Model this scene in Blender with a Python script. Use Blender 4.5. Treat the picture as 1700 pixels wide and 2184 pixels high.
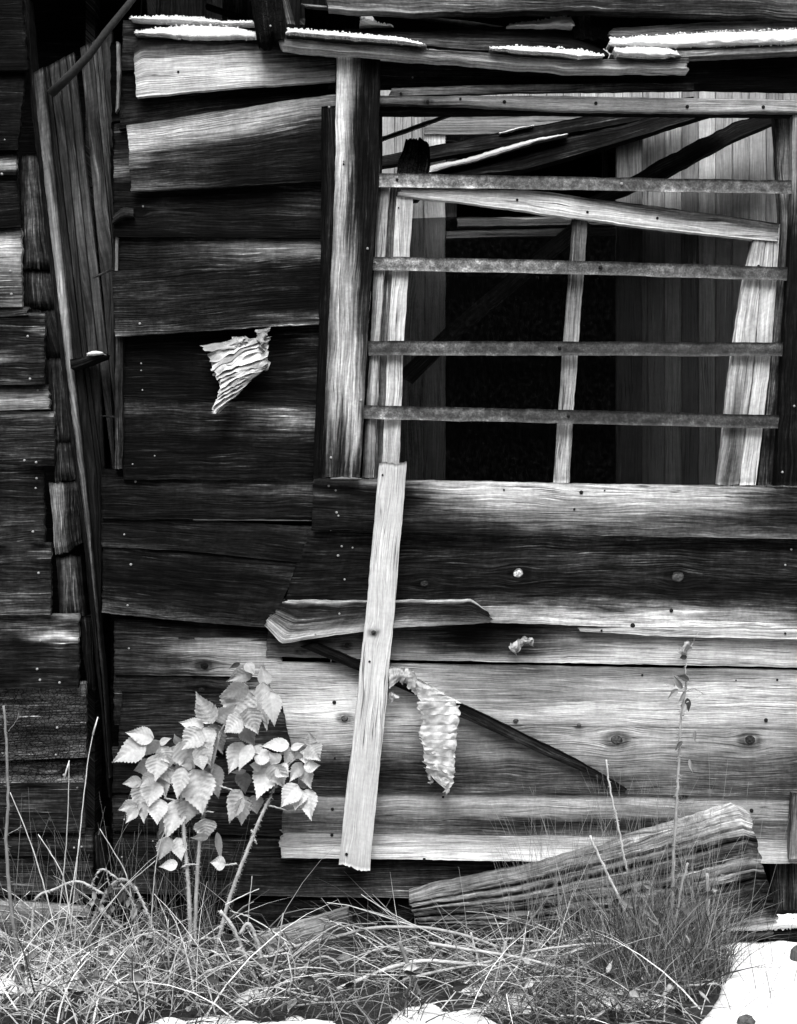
import bpy, math, random
import numpy as np
R = math.radians
for o in list(bpy.data.objects): bpy.data.objects.remove(o)
sc = bpy.context.scene
C = sc.collection
rng = np.random.default_rng(11)
rnd = random.Random(5)

# ---------------------------------------------------------------- camera, light, exposure
S, D, HC = 0.0015, 4.5, 1.35          # metres per unit on the wall, camera distance, camera height
cam = bpy.data.cameras.new('camera'); co = bpy.data.objects.new('camera', cam); C.objects.link(co)
co.location = (0, -D, HC); co.rotation_euler = (R(90), 0, 0)
cam.sensor_fit = 'VERTICAL'; cam.angle = 2 * math.atan(1092 * S / D)
cam.clip_start = .05; cam.clip_end = 600
sc.camera = co
SUN_EL, SUN_AZ = 58, -14
w = bpy.data.worlds.new('World'); sc.world = w; w.use_nodes = True
nt = w.node_tree; nt.nodes.clear()
sky = nt.nodes.new('ShaderNodeTexSky'); sky.sky_type = 'NISHITA'; sky.sun_disc = False
sky.sun_elevation = R(SUN_EL); sky.sun_rotation = R(180 + SUN_AZ)
sky.dust_density = 4
hs = nt.nodes.new('ShaderNodeHueSaturation'); hs.inputs['Saturation'].default_value = 0   # black-and-white film
bg = nt.nodes.new('ShaderNodeBackground'); bg.inputs['Strength'].default_value = .10
wo = nt.nodes.new('ShaderNodeOutputWorld')
nt.links.new(sky.outputs[0], hs.inputs['Color']); nt.links.new(hs.outputs[0], bg.inputs['Color']); nt.links.new(bg.outputs[0], wo.inputs[0])
sl = bpy.data.lights.new('sun', 'SUN'); sl.energy = 1.5; sl.angle = R(30); sl.color = (1, 1, 1)
so = bpy.data.objects.new('sun', sl); C.objects.link(so)
so.rotation_euler = (R(90 - SUN_EL), 0, R(SUN_AZ)); so.location = (0, -6, 9)
vs = sc.view_settings
vs.view_transform = 'Standard'; vs.look = 'None'; vs.gamma = 1; vs.use_curve_mapping = False
vs.exposure = 1.7
sc.display_settings.display_device = 'sRGB'

# ---------------------------------------------------------------- helpers
KA = .72
DIG = [.028, .08, .145, .225, .33, .46, .57, .68, .79, .90]
def lin(t):
    t = np.asarray(t, float)
    return np.where(t <= .04045, t / 12.92, ((np.maximum(t, .0) + .055) / 1.055) ** 2.4)
def alb(t): return np.clip(lin(t) * KA, .0020, .82)
def W(px, py, y=0.0):
    k = S * (D + y) / D
    return ((px - 850) * k, y, HC + (1092 - py) * k)
def G(px, py):
    y = HC * D / ((py - 1092) * S) - D
    return ((px - 850) * S * (D + y) / D, y, 0)
def tag(o, label=None, cat=None, group=None, kind=None):
    if label: o['label'] = label
    if cat: o['category'] = cat
    if group: o['group'] = group
    if kind: o['kind'] = kind
    elif cat: o['kind'] = 'thing'
    return o
def empty(name, loc, label, cat, group=None):
    o = bpy.data.objects.new(name, None); o.location = loc; C.objects.link(o)
    o.empty_display_size = .05
    return tag(o, label, cat, group)
PARLOC = {}
def link(name, me, parent=None):
    o = bpy.data.objects.new(name, me); C.objects.link(o)
    if parent is not None:
        o.parent = parent
        q = parent
        l = [0, 0, 0]
        while q is not None:
            l = [l[i] - q.location[i] for i in range(3)]; q = q.parent
        o.location = l
    return o
def resamp(p, n):
    p = np.asarray(p, float)
    d = np.r_[0, np.cumsum(np.hypot(*np.diff(p[:, :2], axis=0).T))]
    t = np.linspace(0, d[-1], n)
    return np.stack([np.interp(t, d, p[:, i]) for i in range(p.shape[1])], 1)
def sm(t): return t * t * (3 - 2 * t)
def vn(nu, nv, fu, fv, r):
    """smooth value noise on a grid, -1..1"""
    fu, fv = max(1, int(fu)), max(1, int(fv))
    g = r.uniform(-1, 1, (fu + 2, fv + 2))
    a = np.linspace(0, fu, nu); b = np.linspace(0, fv, nv)
    ia, ib = np.minimum(a.astype(int), fu), np.minimum(b.astype(int), fv)
    ta, tb = sm(a - ia)[:, None], sm(b - ib)[None]
    return (g[ia][:, ib] * (1 - ta) + g[ia + 1][:, ib] * ta) * (1 - tb) + (g[ia][:, ib + 1] * (1 - ta) + g[ia + 1][:, ib + 1] * ta) * tb
def tonemap(rows, uu, vv):
    m = np.array([[DIG[int(c)] for c in r.ljust(max(map(len, rows)), r[-1])] for r in rows])
    nr, nc = m.shape
    x = np.clip(uu, 0, 1) * (nc - 1); y = np.clip(vv, 0, 1) * (nr - 1)
    i = np.clip(x.astype(int), 0, max(nc - 2, 0)); j = np.clip(y.astype(int), 0, max(nr - 2, 0))
    i2, j2 = np.minimum(i + 1, nc - 1), np.minimum(j + 1, nr - 1)
    a, b = sm(np.clip(x - i, 0, 1)), sm(np.clip(y - j, 0, 1))
    return (m[j, i] * (1 - a) + m[j, i2] * a) * (1 - b) + (m[j2, i] * (1 - a) + m[j2, i2] * a) * b
def attr(me, name, typ, data):
    a = me.attributes.new(name, typ, 'POINT')
    a.data.foreach_set('vector' if typ == 'FLOAT_VECTOR' else 'value', np.ascontiguousarray(data, dtype=np.float32).ravel())
INFO = {}
def board(name, parent, A, B, tone, y=(0, 0), t=.02, mat='wood', g=1.0, tuck=0, wob=1.0, rag=1.5, cup=0.0, rel=.0012,
          puff=0, knots=(), fine=1.0, ridge=None, fil=.0025, jit=1.0, nails=(), holes=(), dy=None):
    """one sawn board: long edges A and B (polylines on the wall), own depth, thickness, worn edges and colour patches"""
    A = np.asarray(A, float); B = np.asarray(B, float)
    if tuck: A = A - np.array([0, tuck])
    L = max(np.hypot(*np.diff(A, axis=0).T).sum(), np.hypot(*np.diff(B, axis=0).T).sum())
    wd = np.hypot(*(A.mean(0) - B.mean(0)))
    nu = int(np.clip(L / (8 / fine), 6, 220)); nv = int(np.clip(wd / (3.2 / fine), 5, 70))
    r = np.random.default_rng(rng.integers(1 << 30))
    a, b = resamp(A, nu), resamp(B, nu)
    wa = wob * (vn(nu, 1, L / 60, 1, r)[:, 0] * .8 + vn(nu, 1, L / 14, 1, r)[:, 0] * .6)
    wb = wob * (vn(nu, 1, L / 60, 1, r)[:, 0] * .8 + vn(nu, 1, L / 14, 1, r)[:, 0] * .6)
    if mat == 'snow': wa = wa + wob * .32 * r.normal(size=nu); wb = wb + wob * .2 * r.normal(size=nu)
    dirv = (b - a) / np.maximum(np.hypot(*(b - a).T), 1e-6)[:, None]
    a = a + dirv * wa[:, None]; b = b + dirv * wb[:, None]
    u = np.linspace(0, 1, nu)[:, None] * np.ones((1, nv)); v = np.linspace(0, 1, nv)[None] * np.ones((nu, 1))
    P = a[:, None] * (1 - v[..., None]) + b[:, None] * v[..., None]
    ax = np.gradient(P, axis=0); ax /= np.maximum(np.hypot(ax[..., 0], ax[..., 1]), 1e-6)[..., None]
    e0 = rag * (vn(1, nv, 1, wd / 12, r)[0] + .7 * vn(1, nv, 1, wd / 4, r)[0]); e1 = rag * (vn(1, nv, 1, wd / 12, r)[0] + .7 * vn(1, nv, 1, wd / 4, r)[0])
    fall0, fall1 = np.clip(1 - u * L / 25, 0, 1), np.clip(1 - (1 - u) * L / 25, 0, 1)
    P = P + ax * (e0[None] * fall0 + e1[None] * fall1)[..., None]
    yy = y if len(y) == 4 else (y[0], y[0], y[1], y[1])       # A start, A end, B start, B end
    Y = (yy[0] * (1 - u) + yy[1] * u) * (1 - v) + (yy[2] * (1 - u) + yy[3] * u) * v
    Y = Y + cup * (4 * (v - .5) ** 2 - .5) + rel * vn(nu, nv, L / 90, max(2, wd / 25), r) + .6 * rel * vn(nu, nv, L / 50, wd / 6, r)
    if puff: Y = Y - puff * (np.sin(np.pi * np.clip(v, 0, 1)) ** .6) * np.clip(np.minimum(u, 1 - u) * L / 14, 0, 1) ** .6 + puff * (.16 if mat == 'snow' else .10) * vn(nu, nv, L / 16, wd / 6, r)
    if ridge:
        am, k, til = ridge
        ph = 1.25 * u * k + v * til + .75 * vn(nu, nv, 6, 4, r) + .22 * vn(nu, nv, 22, 9, r)
        fr = ph - np.floor(ph)
        Y = Y - .8 * am * (fr ** 2) * (.65 + .5 * vn(nu, nv, 14, 6, r)) + am * .22 * vn(nu, nv, 40, 22, r)
    if dy is not None: Y = Y + dy(u, v)
    edge = np.minimum(np.minimum(v, 1 - v) * wd, np.minimum(u, 1 - u) * L)
    Y = Y + fil * np.clip(1 - edge / 2.5, 0, 1)
    k = S * (D + Y) / D
    X = (P[..., 0] - 850) * k; Z = HC + (1092 - P[..., 1]) * k
    V = np.stack([X, Y, Z], -1).reshape(-1, 3)
    idx = np.arange(nu * nv).reshape(nu, nv)
    q = np.stack([idx[:-1, :-1], idx[:-1, 1:], idx[1:, 1:], idx[1:, :-1]], -1).reshape(-1, 4)
    loop = np.r_[idx[:, 0], idx[-1, 1:], idx[-2::-1, -1], idx[0, -2:0:-1]]
    nb = len(loop); base = len(V)
    bk = V[loop].copy(); bk[:, 1] += t
    V = np.r_[V, bk]
    i2 = np.arange(nb); j2 = (i2 + 1) % nb
    rim = np.stack([loop[i2], loop[j2], base + j2, base + i2], -1)
    # orientation: front must face -y
    p0, p1, p2 = V[q[0, 0]], V[q[0, 1]], V[q[0, 2]]
    nrm = np.cross(p1 - p0, p2 - p0)
    if nrm[1] > 0: q = q[:, ::-1]; back = list(range(base, base + nb))
    else: rim = rim[:, ::-1]; back = list(range(base + nb - 1, base - 1, -1))
    if nrm[1] > 0: pass
    faces = q.tolist() + rim.tolist() + [back]
    me = bpy.data.meshes.new(name)
    me.from_pydata(V.tolist(), [], faces)
    sf = np.zeros(len(faces), bool); sf[:len(q)] = True
    me.polygons.foreach_set('use_smooth', sf)
    # grain coordinates (metres along / across) and own colour
    gu = u * L * S; gv = v * wd * S
    for kx, ky, kr in [kk[:3] for kk in knots]:
        du = (P[..., 0] - kx); dv = (P[..., 1] - ky)
        if abs(A[-1][1] - A[0][1]) > abs(A[-1][0] - A[0][0]): du, dv = dv, du
        gv = gv - dv * S * .9 * np.exp(-(du / (3.2 * kr)) ** 2 - (dv / (2.0 * kr)) ** 2)
    sh = jit * (.06 * r.normal(size=nv)[None] + .10 * vn(nu, nv, L / 70, wd / 5, r)) * min(1, 150 / L * 2)
    sv = jit * .05 * vn(nu, nv, L / 45, wd / 9, r)
    T = tonemap(tone, u + sh, v + sv)
    for kk in knots:
        kx, ky, kr = kk[:3]
        dd = np.hypot((P[..., 0] - kx) / 1.5, P[..., 1] - ky)
        T = T * (1 - .45 * np.exp(-((dd - kr) / (.55 * kr)) ** 2))
    T = alb(T)
    gc = np.stack([gu, gv, np.full_like(gu, r.uniform(0, 50))], -1).reshape(-1, 3)
    Tf = T.ravel()
    gb = gc[loop].copy(); gb[:, 1] += .02
    attr(me, 'gc', 'FLOAT_VECTOR', np.r_[gc, gb]); attr(me, 'tone', 'FLOAT', np.r_[Tf, Tf[loop] * 1.0])
    attr(me, 'gr', 'FLOAT', np.full(len(V), g))
    me.materials.append(M[mat])
    o = link(name, me, parent)
    tg = P.reshape(-1, 2); yf = Y.ravel()
    def at(px, py): return float(yf[np.argmin(((tg - (px, py)) ** 2).sum(1))])
    for kk in knots:
        if len(kk) > 3: knot(o, kk[0], kk[1], kk[2], at(kk[0], kk[1]), kk[3])
    for n in nails: nail(o, n[0], n[1], at(n[0], n[1]), n[2] if len(n) > 2 else 3.2, 'nail')
    for n in holes: nail(o, n[0], n[1], at(n[0], n[1]), n[2] if len(n) > 2 else 3.6, 'rust')
    return o
NAILME = {}
def nail(parent, px, py, y, r, mat):
    if mat not in NAILME:
        vs_, fs = [], []
        rings = [(1, .5), (1, 0), (.86, -.35), (.5, -.55)]
        n = 9
        for rr, d in rings:
            for i in range(n): vs_.append((rr * math.cos(i * 2 * math.pi / n), d, rr * math.sin(i * 2 * math.pi / n)))
        for k in range(3):
            for i in range(n): fs.append((k * n + i, k * n + (i + 1) % n, (k + 1) * n + (i + 1) % n, (k + 1) * n + i))
        fs.append(tuple(range(3 * n, 4 * n)))
        me = bpy.data.meshes.new('nail'); me.from_pydata(vs_, [], fs); me.materials.append(M[mat]); me.update()
        NAILME[mat] = me
    o = link('nail', NAILME[mat], parent)
    p = W(px, py, y - .0015)
    q = parent
    l = list(p)
    while q is not None: l = [l[i] - q.location[i] for i in range(3)]; q = q.parent
    o.location = l; s = r * S * .85; o.scale = (s, s, s); o.rotation_euler = (rnd.uniform(-.2, .2), rnd.uniform(0, 3), rnd.uniform(-.2, .2))
def knot(parent, px, py, r, y, tn):
    n, m = 14, 5
    vs_, ts, fs = [], [], []
    for k in range(m):
        rr = r * (k + .4) / (m - .6)
        for i in range(n):
            a = i * 2 * math.pi / n
            j = 1 + .05 * math.sin(2 * a + px) + rnd.uniform(-.06, .06)
            d = (.004 if k % 2 else .0) - .004 * (1 - (k / (m - 1)) ** 2) + (.004 if k == m - 1 else 0)
            vs_.append(W(px + 1.25 * rr * j * math.cos(a), py - rr * j * math.sin(a), y - .002 + d))
            ts.append(float(alb(DIG[tn] * rnd.uniform(.55, 1.15) * (.5 if k >= m - 2 else 1))))
    for k in range(m - 1):
        for i in range(n): fs.append((k * n + i, (k + 1) * n + i, (k + 1) * n + (i + 1) % n, k * n + (i + 1) % n))
    fs.append(tuple(range(n)))
    me = bpy.data.meshes.new('knot'); me.from_pydata(vs_, [], fs)
    attr(me, 'tone', 'FLOAT', ts); me.materials.append(M['plain'])
    me.polygons.foreach_set('use_smooth', [True] * len(fs))
    link('knot', me, parent)
class MB:
    """collects tubes, blades and leaf shapes for one mesh"""
    def __init__(s): s.v, s.f, s.t = [], [], []
    def tube(s, pts, r0, r1, tone, n=4, cap=True):
        pts = [np.asarray(p, float) for p in pts]
        b0 = len(s.v); m = len(pts)
        for i, p in enumerate(pts):
            d = pts[min(i + 1, m - 1)] - pts[max(i - 1, 0)]
            d = d / (np.linalg.norm(d) + 1e-9)
            h = np.array([0, 0, 1.]) if abs(d[2]) < .9 else np.array([1., 0, 0])
            e1 = np.cross(d, h); e1 /= np.linalg.norm(e1); e2 = np.cross(d, e1)
            r = r0 + (r1 - r0) * i / (m - 1)
            for k in range(n):
                a = 2 * math.pi * k / n
                s.v.append(tuple(p + r * (math.cos(a) * e1 + math.sin(a) * e2))); s.t.append(tone)
        for i in range(m - 1):
            for k in range(n):
                s.f.append((b0 + i * n + k, b0 + i * n + (k + 1) % n, b0 + (i + 1) * n + (k + 1) % n, b0 + (i + 1) * n + k))
        if cap:
            s.f.append(tuple(range(b0 + n - 1, b0 - 1, -1))); s.f.append(tuple(range(b0 + (m - 1) * n, b0 + m * n)))
    def blade(s, pts, w, tone):
        """flat grass blade folded along its middle"""
        b0 = len(s.v); m = len(pts)
        pts = [np.asarray(p, float) for p in pts]
        a = rnd.uniform(0, math.pi); side = np.array([math.cos(a), math.sin(a), rnd.uniform(-.3, .3)])
        fold = np.array([-side[1], side[0], 0]) * .35
        for i, p in enumerate(pts):
            ww = w * (1 - (i / (m - 1)) ** 1.6) + .0002
            s.v += [tuple(p - side * ww), tuple(p + fold * ww), tuple(p + side * ww)]; s.t += [tone] * 3
        for i in range(m - 1):
            for k in range(2):
                s.f.append((b0 + i * 3 + k, b0 + i * 3 + k + 1, b0 + i * 3 + k + 4, b0 + i * 3 + k + 3))
    def bristle(s, p, d, l, r, tone):
        b0 = len(s.v); p = np.asarray(p); d = np.asarray(d)
        h = np.array([0, 0, 1.]); e1 = np.cross(d, h); e1 /= np.linalg.norm(e1) + 1e-9; e2 = np.cross(d, e1)
        for k in range(3):
            a = 2 * math.pi * k / 3; s.v.append(tuple(p + r * (math.cos(a) * e1 + math.sin(a) * e2)))
        s.v.append(tuple(p + d * l)); s.t += [tone] * 4
        s.f += [(b0, b0 + 1, b0 + 3), (b0 + 1, b0 + 2, b0 + 3), (b0 + 2, b0, b0 + 3)]
    def leaf(s, P0, P1, wd, tone, roll=0., nu=26, nv=11, curl=.1, pleat=1.0, serr=.05, fold=.16):
        P0, P1 = np.asarray(P0, float), np.asarray(P1, float)
        ax = P1 - P0; L = np.linalg.norm(ax); e1 = ax / L
        e2 = np.cross(e1, np.array([0, -1., 0])); e2 /= np.linalg.norm(e2) + 1e-9
        e3 = np.cross(e2, e1)
        if e3[1] > 0: e3 = -e3
        e2, e3 = e2 * math.cos(roll) + e3 * math.sin(roll), e3 * math.cos(roll) - e2 * math.sin(roll)
        b0 = len(s.v)
        for i in range(nu):
            u = i / (nu - 1)
            prof = (math.sin(math.pi * u ** .72) ** .85) * (1 - .25 * u) if 0 < u < 1 else 0.0
            if u > .45: prof *= 1 - .55 * ((u - .45) / .55) ** 1.2
            prof = max(prof, .012)
            for j in range(nv):
                q = 2 * j / (nv - 1) - 1
                sr = 1 + (serr * (1 if i % 2 else -1) if abs(q) > .99 else 0)
                hw = wd * .5 * prof * sr
                pl = .034 * wd * pleat * math.cos(2 * math.pi * (u * 7.5 - abs(q) * 1.7)) * min(1, abs(q) * 3) * min(1, prof * 2)
                h = -fold * wd * (1 - abs(q)) * prof * .8 + pl - curl * L * (u - .35) ** 2 + .03 * wd * math.sin(5 * u + 3 * q)
                uu = u + (.03 if abs(q) > .99 and i % 2 else 0) - .03 * abs(q) * (1 - u)
                s.v.append(tuple(P0 + e1 * L * uu + e2 * q * hw + e3 * h)); s.t.append(tone * (1.12 if j == nv // 2 else 1))
        for i in range(nu - 1):
            for j in range(nv - 1):
                s.f.append((b0 + i * nv + j, b0 + i * nv + j + 1, b0 + (i + 1) * nv + j + 1, b0 + (i + 1) * nv + j))
    def build(s, name, mat, parent=None, smooth=True):
        me = bpy.data.meshes.new(name); me.from_pydata(s.v, [], s.f)
        attr(me, 'tone', 'FLOAT', s.t)
        if smooth: me.polygons.foreach_set('use_smooth', [True] * len(s.f))
        me.materials.append(M[mat]); me.update()
        return link(name, me, parent)

# ---------------------------------------------------------------- materials (all grey: the photograph is black-and-white)
M = {}
class NB:
    def __init__(s, name):
        m = bpy.data.materials.new(name); m.use_nodes = True; M[name] = m
        s.t = m.node_tree; s.t.nodes.clear(); s.out = s.n('ShaderNodeOutputMaterial')
    def n(s, typ, **kw):
        x = s.t.nodes.new(typ)
        for k, v in kw.items(): setattr(x, k, v)
        return x
    def l(s, a, b): s.t.links.new(a, b)
    def val(s, op, a, b=None, c=None, clamp=False):
        x = s.n('ShaderNodeMath', operation=op, use_clamp=clamp)
        for i, q in enumerate((a, b, c)):
            if q is None: continue
            if isinstance(q, (int, float)): x.inputs[i].default_value = q
            else: s.l(q, x.inputs[i])
        return x.outputs[0]
    def at(s, name): return s.n('ShaderNodeAttribute', attribute_name=name)
    def scaled(s, vec, sc_):
        x = s.n('ShaderNodeVectorMath', operation='MULTIPLY'); s.l(vec, x.inputs[0]); x.inputs[1].default_value = sc_
        return x.outputs[0]
    def noise(s, vec, scale, detail=4, rough=.55, dist=0):
        x = s.n('ShaderNodeTexNoise'); s.l(vec, x.inputs['Vector'])
        x.inputs['Scale'].default_value = scale; x.inputs['Detail'].default_value = detail; x.inputs['Roughness'].default_value = rough; x.inputs['Distortion'].default_value = dist
        return x.outputs['Fac']
    def ramp(s, fac, a, b):
        x = s.n('ShaderNodeMapRange'); x.interpolation_type = 'SMOOTHSTEP'
        s.l(fac, x.inputs[0]); x.inputs[1].default_value = a; x.inputs[2].default_value = b
        return x.outputs[0]
    def bsdf(s, col, rough=.85, spec=.15, bump=None, dist=.002, strength=1.0):
        p = s.n('ShaderNodeBsdfPrincipled'); p.inputs['Roughness'].default_value = rough; p.inputs['Specular IOR Level'].default_value = spec
        if isinstance(col, (int, float)): p.inputs['Base Color'].default_value = (col, col, col, 1)
        else: s.l(col, p.inputs['Base Color'])
        if bump is not None:
            b = s.n('ShaderNodeBump'); b.inputs['Distance'].default_value = dist; b.inputs['Strength'].default_value = strength
            s.l(bump, b.inputs['Height']); s.l(b.outputs[0], p.inputs['Normal'])
        s.l(p.outputs[0], s.out.inputs[0]); return p

def wood_mat(name, char=False):
    b = NB(name)
    gc = b.at('gc').outputs['Vector']; tone = b.at('tone').outputs['Fac']; gr = b.at('gr').outputs['Fac']
    # wavy grain: shift across the board by a slow noise
    wv = b.noise(b.scaled(gc, (2.2, 9, 1)), 1, 2)
    sep = b.n('ShaderNodeSeparateXYZ'); b.l(gc, sep.inputs[0])
    vv = b.val('ADD', sep.outputs[1], b.val('MULTIPLY', b.val('SUBTRACT', wv, .5), .045))
    cmb = b.n('ShaderNodeCombineXYZ'); b.l(sep.outputs[0], cmb.inputs[0]); b.l(vv, cmb.inputs[1]); b.l(sep.outputs[2], cmb.inputs[2])
    g = cmb.outputs[0]
    n1 = b.noise(b.scaled(g, (2.4, 60, 1)), 1, 5, .6)            # growth-ring streaks
    n2 = b.noise(b.scaled(g, (14, 330, 1)), 1, 3, .6)            # fibres
    n3 = b.noise(b.scaled(gc, (7, 11, 1)), 1, 5, .6)             # weather blotches
    n4 = b.noise(b.scaled(g, (5, 150, 3)), 1, 4, .65)            # silvered broken streaks
    n5 = b.noise(b.scaled(gc, (90, 90, 1)), 1, 3, .6)            # saw fuzz, dirt
    ck = b.noise(b.scaled(g, (1.3, 105, 2)), 1, 2, .5)
    crack = b.val('MULTIPLY', b.val('SUBTRACT', 1.0, b.ramp(b.val('ABSOLUTE', b.val('SUBTRACT', ck, .5)), .0, .018)),
                  b.ramp(b.noise(b.scaled(gc, (3, 14, 5)), 1, 2), .44, .52))
    n6 = b.noise(b.scaled(g, (6, 175, 7)), 1, 3, .6)
    e = b.val('MULTIPLY', b.val('SUBTRACT', n1, .56), 3.0)
    e = b.val('MULTIPLY_ADD', b.val('SUBTRACT', n6, .52), 4.2, e)
    e = b.val('MULTIPLY_ADD', b.val('SUBTRACT', n2, .53), 5.5, e)
    e = b.val('MULTIPLY_ADD', b.val('SUBTRACT', n3, .53), 2.6, e)
    e = b.val('MULTIPLY_ADD', b.val('SUBTRACT', n5, .5), 2.4, e)
    e = b.val('MULTIPLY_ADD', b.ramp(n4, .57, .70), 2.2, e)
    w2 = b.noise(b.scaled(gc, (1.6, 16, 3)), 1, 3, .5)
    ph = b.val('MULTIPLY_ADD', vv, b.val('MULTIPLY_ADD', sep.outputs[2], 9.0, 430.0), b.val('MULTIPLY', w2, 34))
    ring = b.val('POWER', b.val('MULTIPLY_ADD', b.val('SINE', ph), .5, .5), 2.5)
    rmask = b.ramp(b.noise(b.scaled(gc, (4, 26, 9)), 1, 3), .38, .62)
    e = b.val('SUBTRACT', e, b.val('MULTIPLY', b.val('MULTIPLY', ring, rmask), 1.15))
    e = b.val('ADD', e, .18)
    drip = b.noise(b.scaled(gc, (42, 6, 2)), 1, 4, .6)
    e = b.val('MULTIPLY_ADD', b.val('SUBTRACT', drip, .5), 1.6, e)
    # dark wood shows more contrast than bleached wood
    amp = b.val('MULTIPLY', gr, b.val('MULTIPLY_ADD', b.ramp(tone, .0, .16), -.60, 1.12))
    f = b.val('POWER', 2.0, b.val('MULTIPLY', e, amp))
    a = b.val('MULTIPLY', tone, f)
    a = b.val('MULTIPLY', a, b.val('MULTIPLY_ADD', crack, -.8, 1.0))
    h = b.val('MULTIPLY_ADD', n6, .6, b.val('MULTIPLY', n2, .5))
    h = b.val('MULTIPLY_ADD', b.val('MULTIPLY', ring, rmask), -.35, h)
    h = b.val('MULTIPLY_ADD', crack, -1.0, h)
    if char:
        vo = b.n('ShaderNodeTexVoronoi', feature='DISTANCE_TO_EDGE'); b.l(b.scaled(gc, (70, 95, 1)), vo.inputs['Vector']); vo.inputs['Scale'].default_value = 1
        cl = b.ramp(vo.outputs['Distance'], .0, .10)
        a = b.val('MULTIPLY', a, b.val('MULTIPLY_ADD', cl, .85, .15)); h = b.val('MULTIPLY_ADD', cl, 1.6, h)
    a = b.val('MINIMUM', a, .62)
    b.bsdf(a, .9, .05, h, .0045 if not char else .006, .55)
wood_mat('wood'); wood_mat('charwood', True)

b = NB('metal')
gc = b.at('gc').outputs['Vector']; tone = b.at('tone').outputs['Fac']
n = b.noise(gc, 42, 6, .7); n2 = b.noise(gc, 170, 4, .65); n3 = b.noise(gc, 9, 3)
e = b.val('MULTIPLY_ADD', b.val('SUBTRACT', n, .53), 7.5, b.val('MULTIPLY', b.val('SUBTRACT', n2, .5), 5.0))
e = b.val('MULTIPLY_ADD', b.val('SUBTRACT', n3, .5), 5.0, e)
b.bsdf(b.val('MULTIPLY', tone, b.val('POWER', 2.0, e)), .75, .25, n2, .0008, .5)
def plain(name, rough, spec, k=1.2, sc1=120, bump=.001, transl=0):
    b = NB(name); tc = b.n('ShaderNodeTexCoord').outputs['Object']; tone = b.at('tone').outputs['Fac']
    n = b.noise(tc, sc1, 4, .6)
    a = b.val('MULTIPLY', tone, b.val('POWER', 2.0, b.val('MULTIPLY', b.val('SUBTRACT', n, .5), 2 * k)))
    p = b.bsdf(a, rough, spec, n, bump, .5)
    if transl:
        t = b.n('ShaderNodeBsdfTranslucent'); b.l(a, t.inputs['Color']); mx = b.n('ShaderNodeMixShader'); mx.inputs[0].default_value = transl
        b.l(p.outputs[0], mx.inputs[1]); b.l(t.outputs[0], mx.inputs[2]); b.l(mx.outputs[0], b.out.inputs[0])
plain('plain', .9, .1); plain('grassy', .8, .15, .6, 60); plain('leafy', .7, .2, .55, 70, .0008, .18); plain('paper', .95, .05, .9, 55, .0015, .1)
b = NB('nail'); b.bsdf(.22, .55, .4)
b = NB('rust'); b.bsdf(.010, .9, .1)
b = NB('snow'); tc = b.n('ShaderNodeTexCoord').outputs['Object']
n = b.noise(tc, 140, 5, .7); n2 = b.noise(tc, 25, 3)
b.bsdf(b.val('MULTIPLY_ADD', b.val('SUBTRACT', n, .5),   .14, .64), .9, .1, b.val('ADD', n, n2), .010, .6)
b = NB('soil'); tc = b.n('ShaderNodeTexCoord').outputs['Object']
n = b.noise(tc, 60, 6, .7); n2 = b.noise(tc, 1.2, 3)
b.bsdf(b.val('MULTIPLY', b.val('POWER', 2.0, b.val('MULTIPLY', b.val('SUBTRACT', n, .5), 4)), .025), .95, .05, n, .01, .8)
b = NB('blocker_dark'); tc = b.n('ShaderNodeTexCoord').outputs['Object']
n = b.noise(tc, .6, 5, .7); b.bsdf(b.val('MULTIPLY', n, .07), .95, .0)
b = NB('stony'); tc = b.n('ShaderNodeTexCoord').outputs['Object']
n = b.noise(tc, 60, 6, .7); b.bsdf(b.val('MULTIPLY', n, .12), .9, .1, n, .004, .7)
b = NB('glass')
tr = b.n('ShaderNodeBsdfTransparent'); tr.inputs[0].default_value = (.44, .44, .44, 1)
gl = b.n('ShaderNodeBsdfGlossy'); gl.inputs['Roughness'].default_value = .06; gl.inputs['Color'].default_value = (1, 1, 1, 1)
df = b.n('ShaderNodeBsdfDiffuse'); df.inputs[0].default_value = (.5, .5, .5, 1)
tc = b.n('ShaderNodeTexCoord').outputs['Object']; n = b.noise(tc, 60, 6, .7)
m1 = b.n('ShaderNodeMixShader'); b.l(b.val('MULTIPLY', b.ramp(n, .4, .9), .008), m1.inputs[0]); b.l(tr.outputs[0], m1.inputs[1]); b.l(df.outputs[0], m1.inputs[2])
m2 = b.n('ShaderNodeMixShader'); fr = b.n('ShaderNodeFresnel'); fr.inputs[0].default_value = 1.35
b.l(fr.outputs[0], m2.inputs[0]); b.l(m1.outputs[0], m2.inputs[1]); b.l(gl.outputs[0], m2.inputs[2]); b.l(m2.outputs[0], b.out.inputs[0])

# ---------------------------------------------------------------- ground, snow, added light-blocking slope behind the camera
def grid_mesh(name, xs, ys, fz, mat, kind='structure'):
    X, Y = np.meshgrid(xs, ys, indexing='ij'); Z = fz(X, Y)
    V = np.stack([X, Y, Z], -1).reshape(-1, 3); idx = np.arange(X.size).reshape(X.shape)
    q = np.stack([idx[:-1, :-1], idx[1:, :-1], idx[1:, 1:], idx[:-1, 1:]], -1).reshape(-1, 4)
    me = bpy.data.meshes.new(name); me.from_pydata(V.tolist(), [], q.tolist()); me.polygons.foreach_set('use_smooth', [True] * len(q)); me.materials.append(M[mat])
    o = link(name, me); o['kind'] = kind; return o
def wav(X, Y, f, s):
    r = np.random.default_rng(s); z = 0
    for i in range(6):
        a = r.uniform(0, 6.3); k = f * (1.5 ** (i % 3)); z = z + np.sin(k * (X * math.cos(a) + Y * math.sin(a)) + r.uniform(0, 6.3)) / (1.5 ** (i % 3))
    return z / 4
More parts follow.
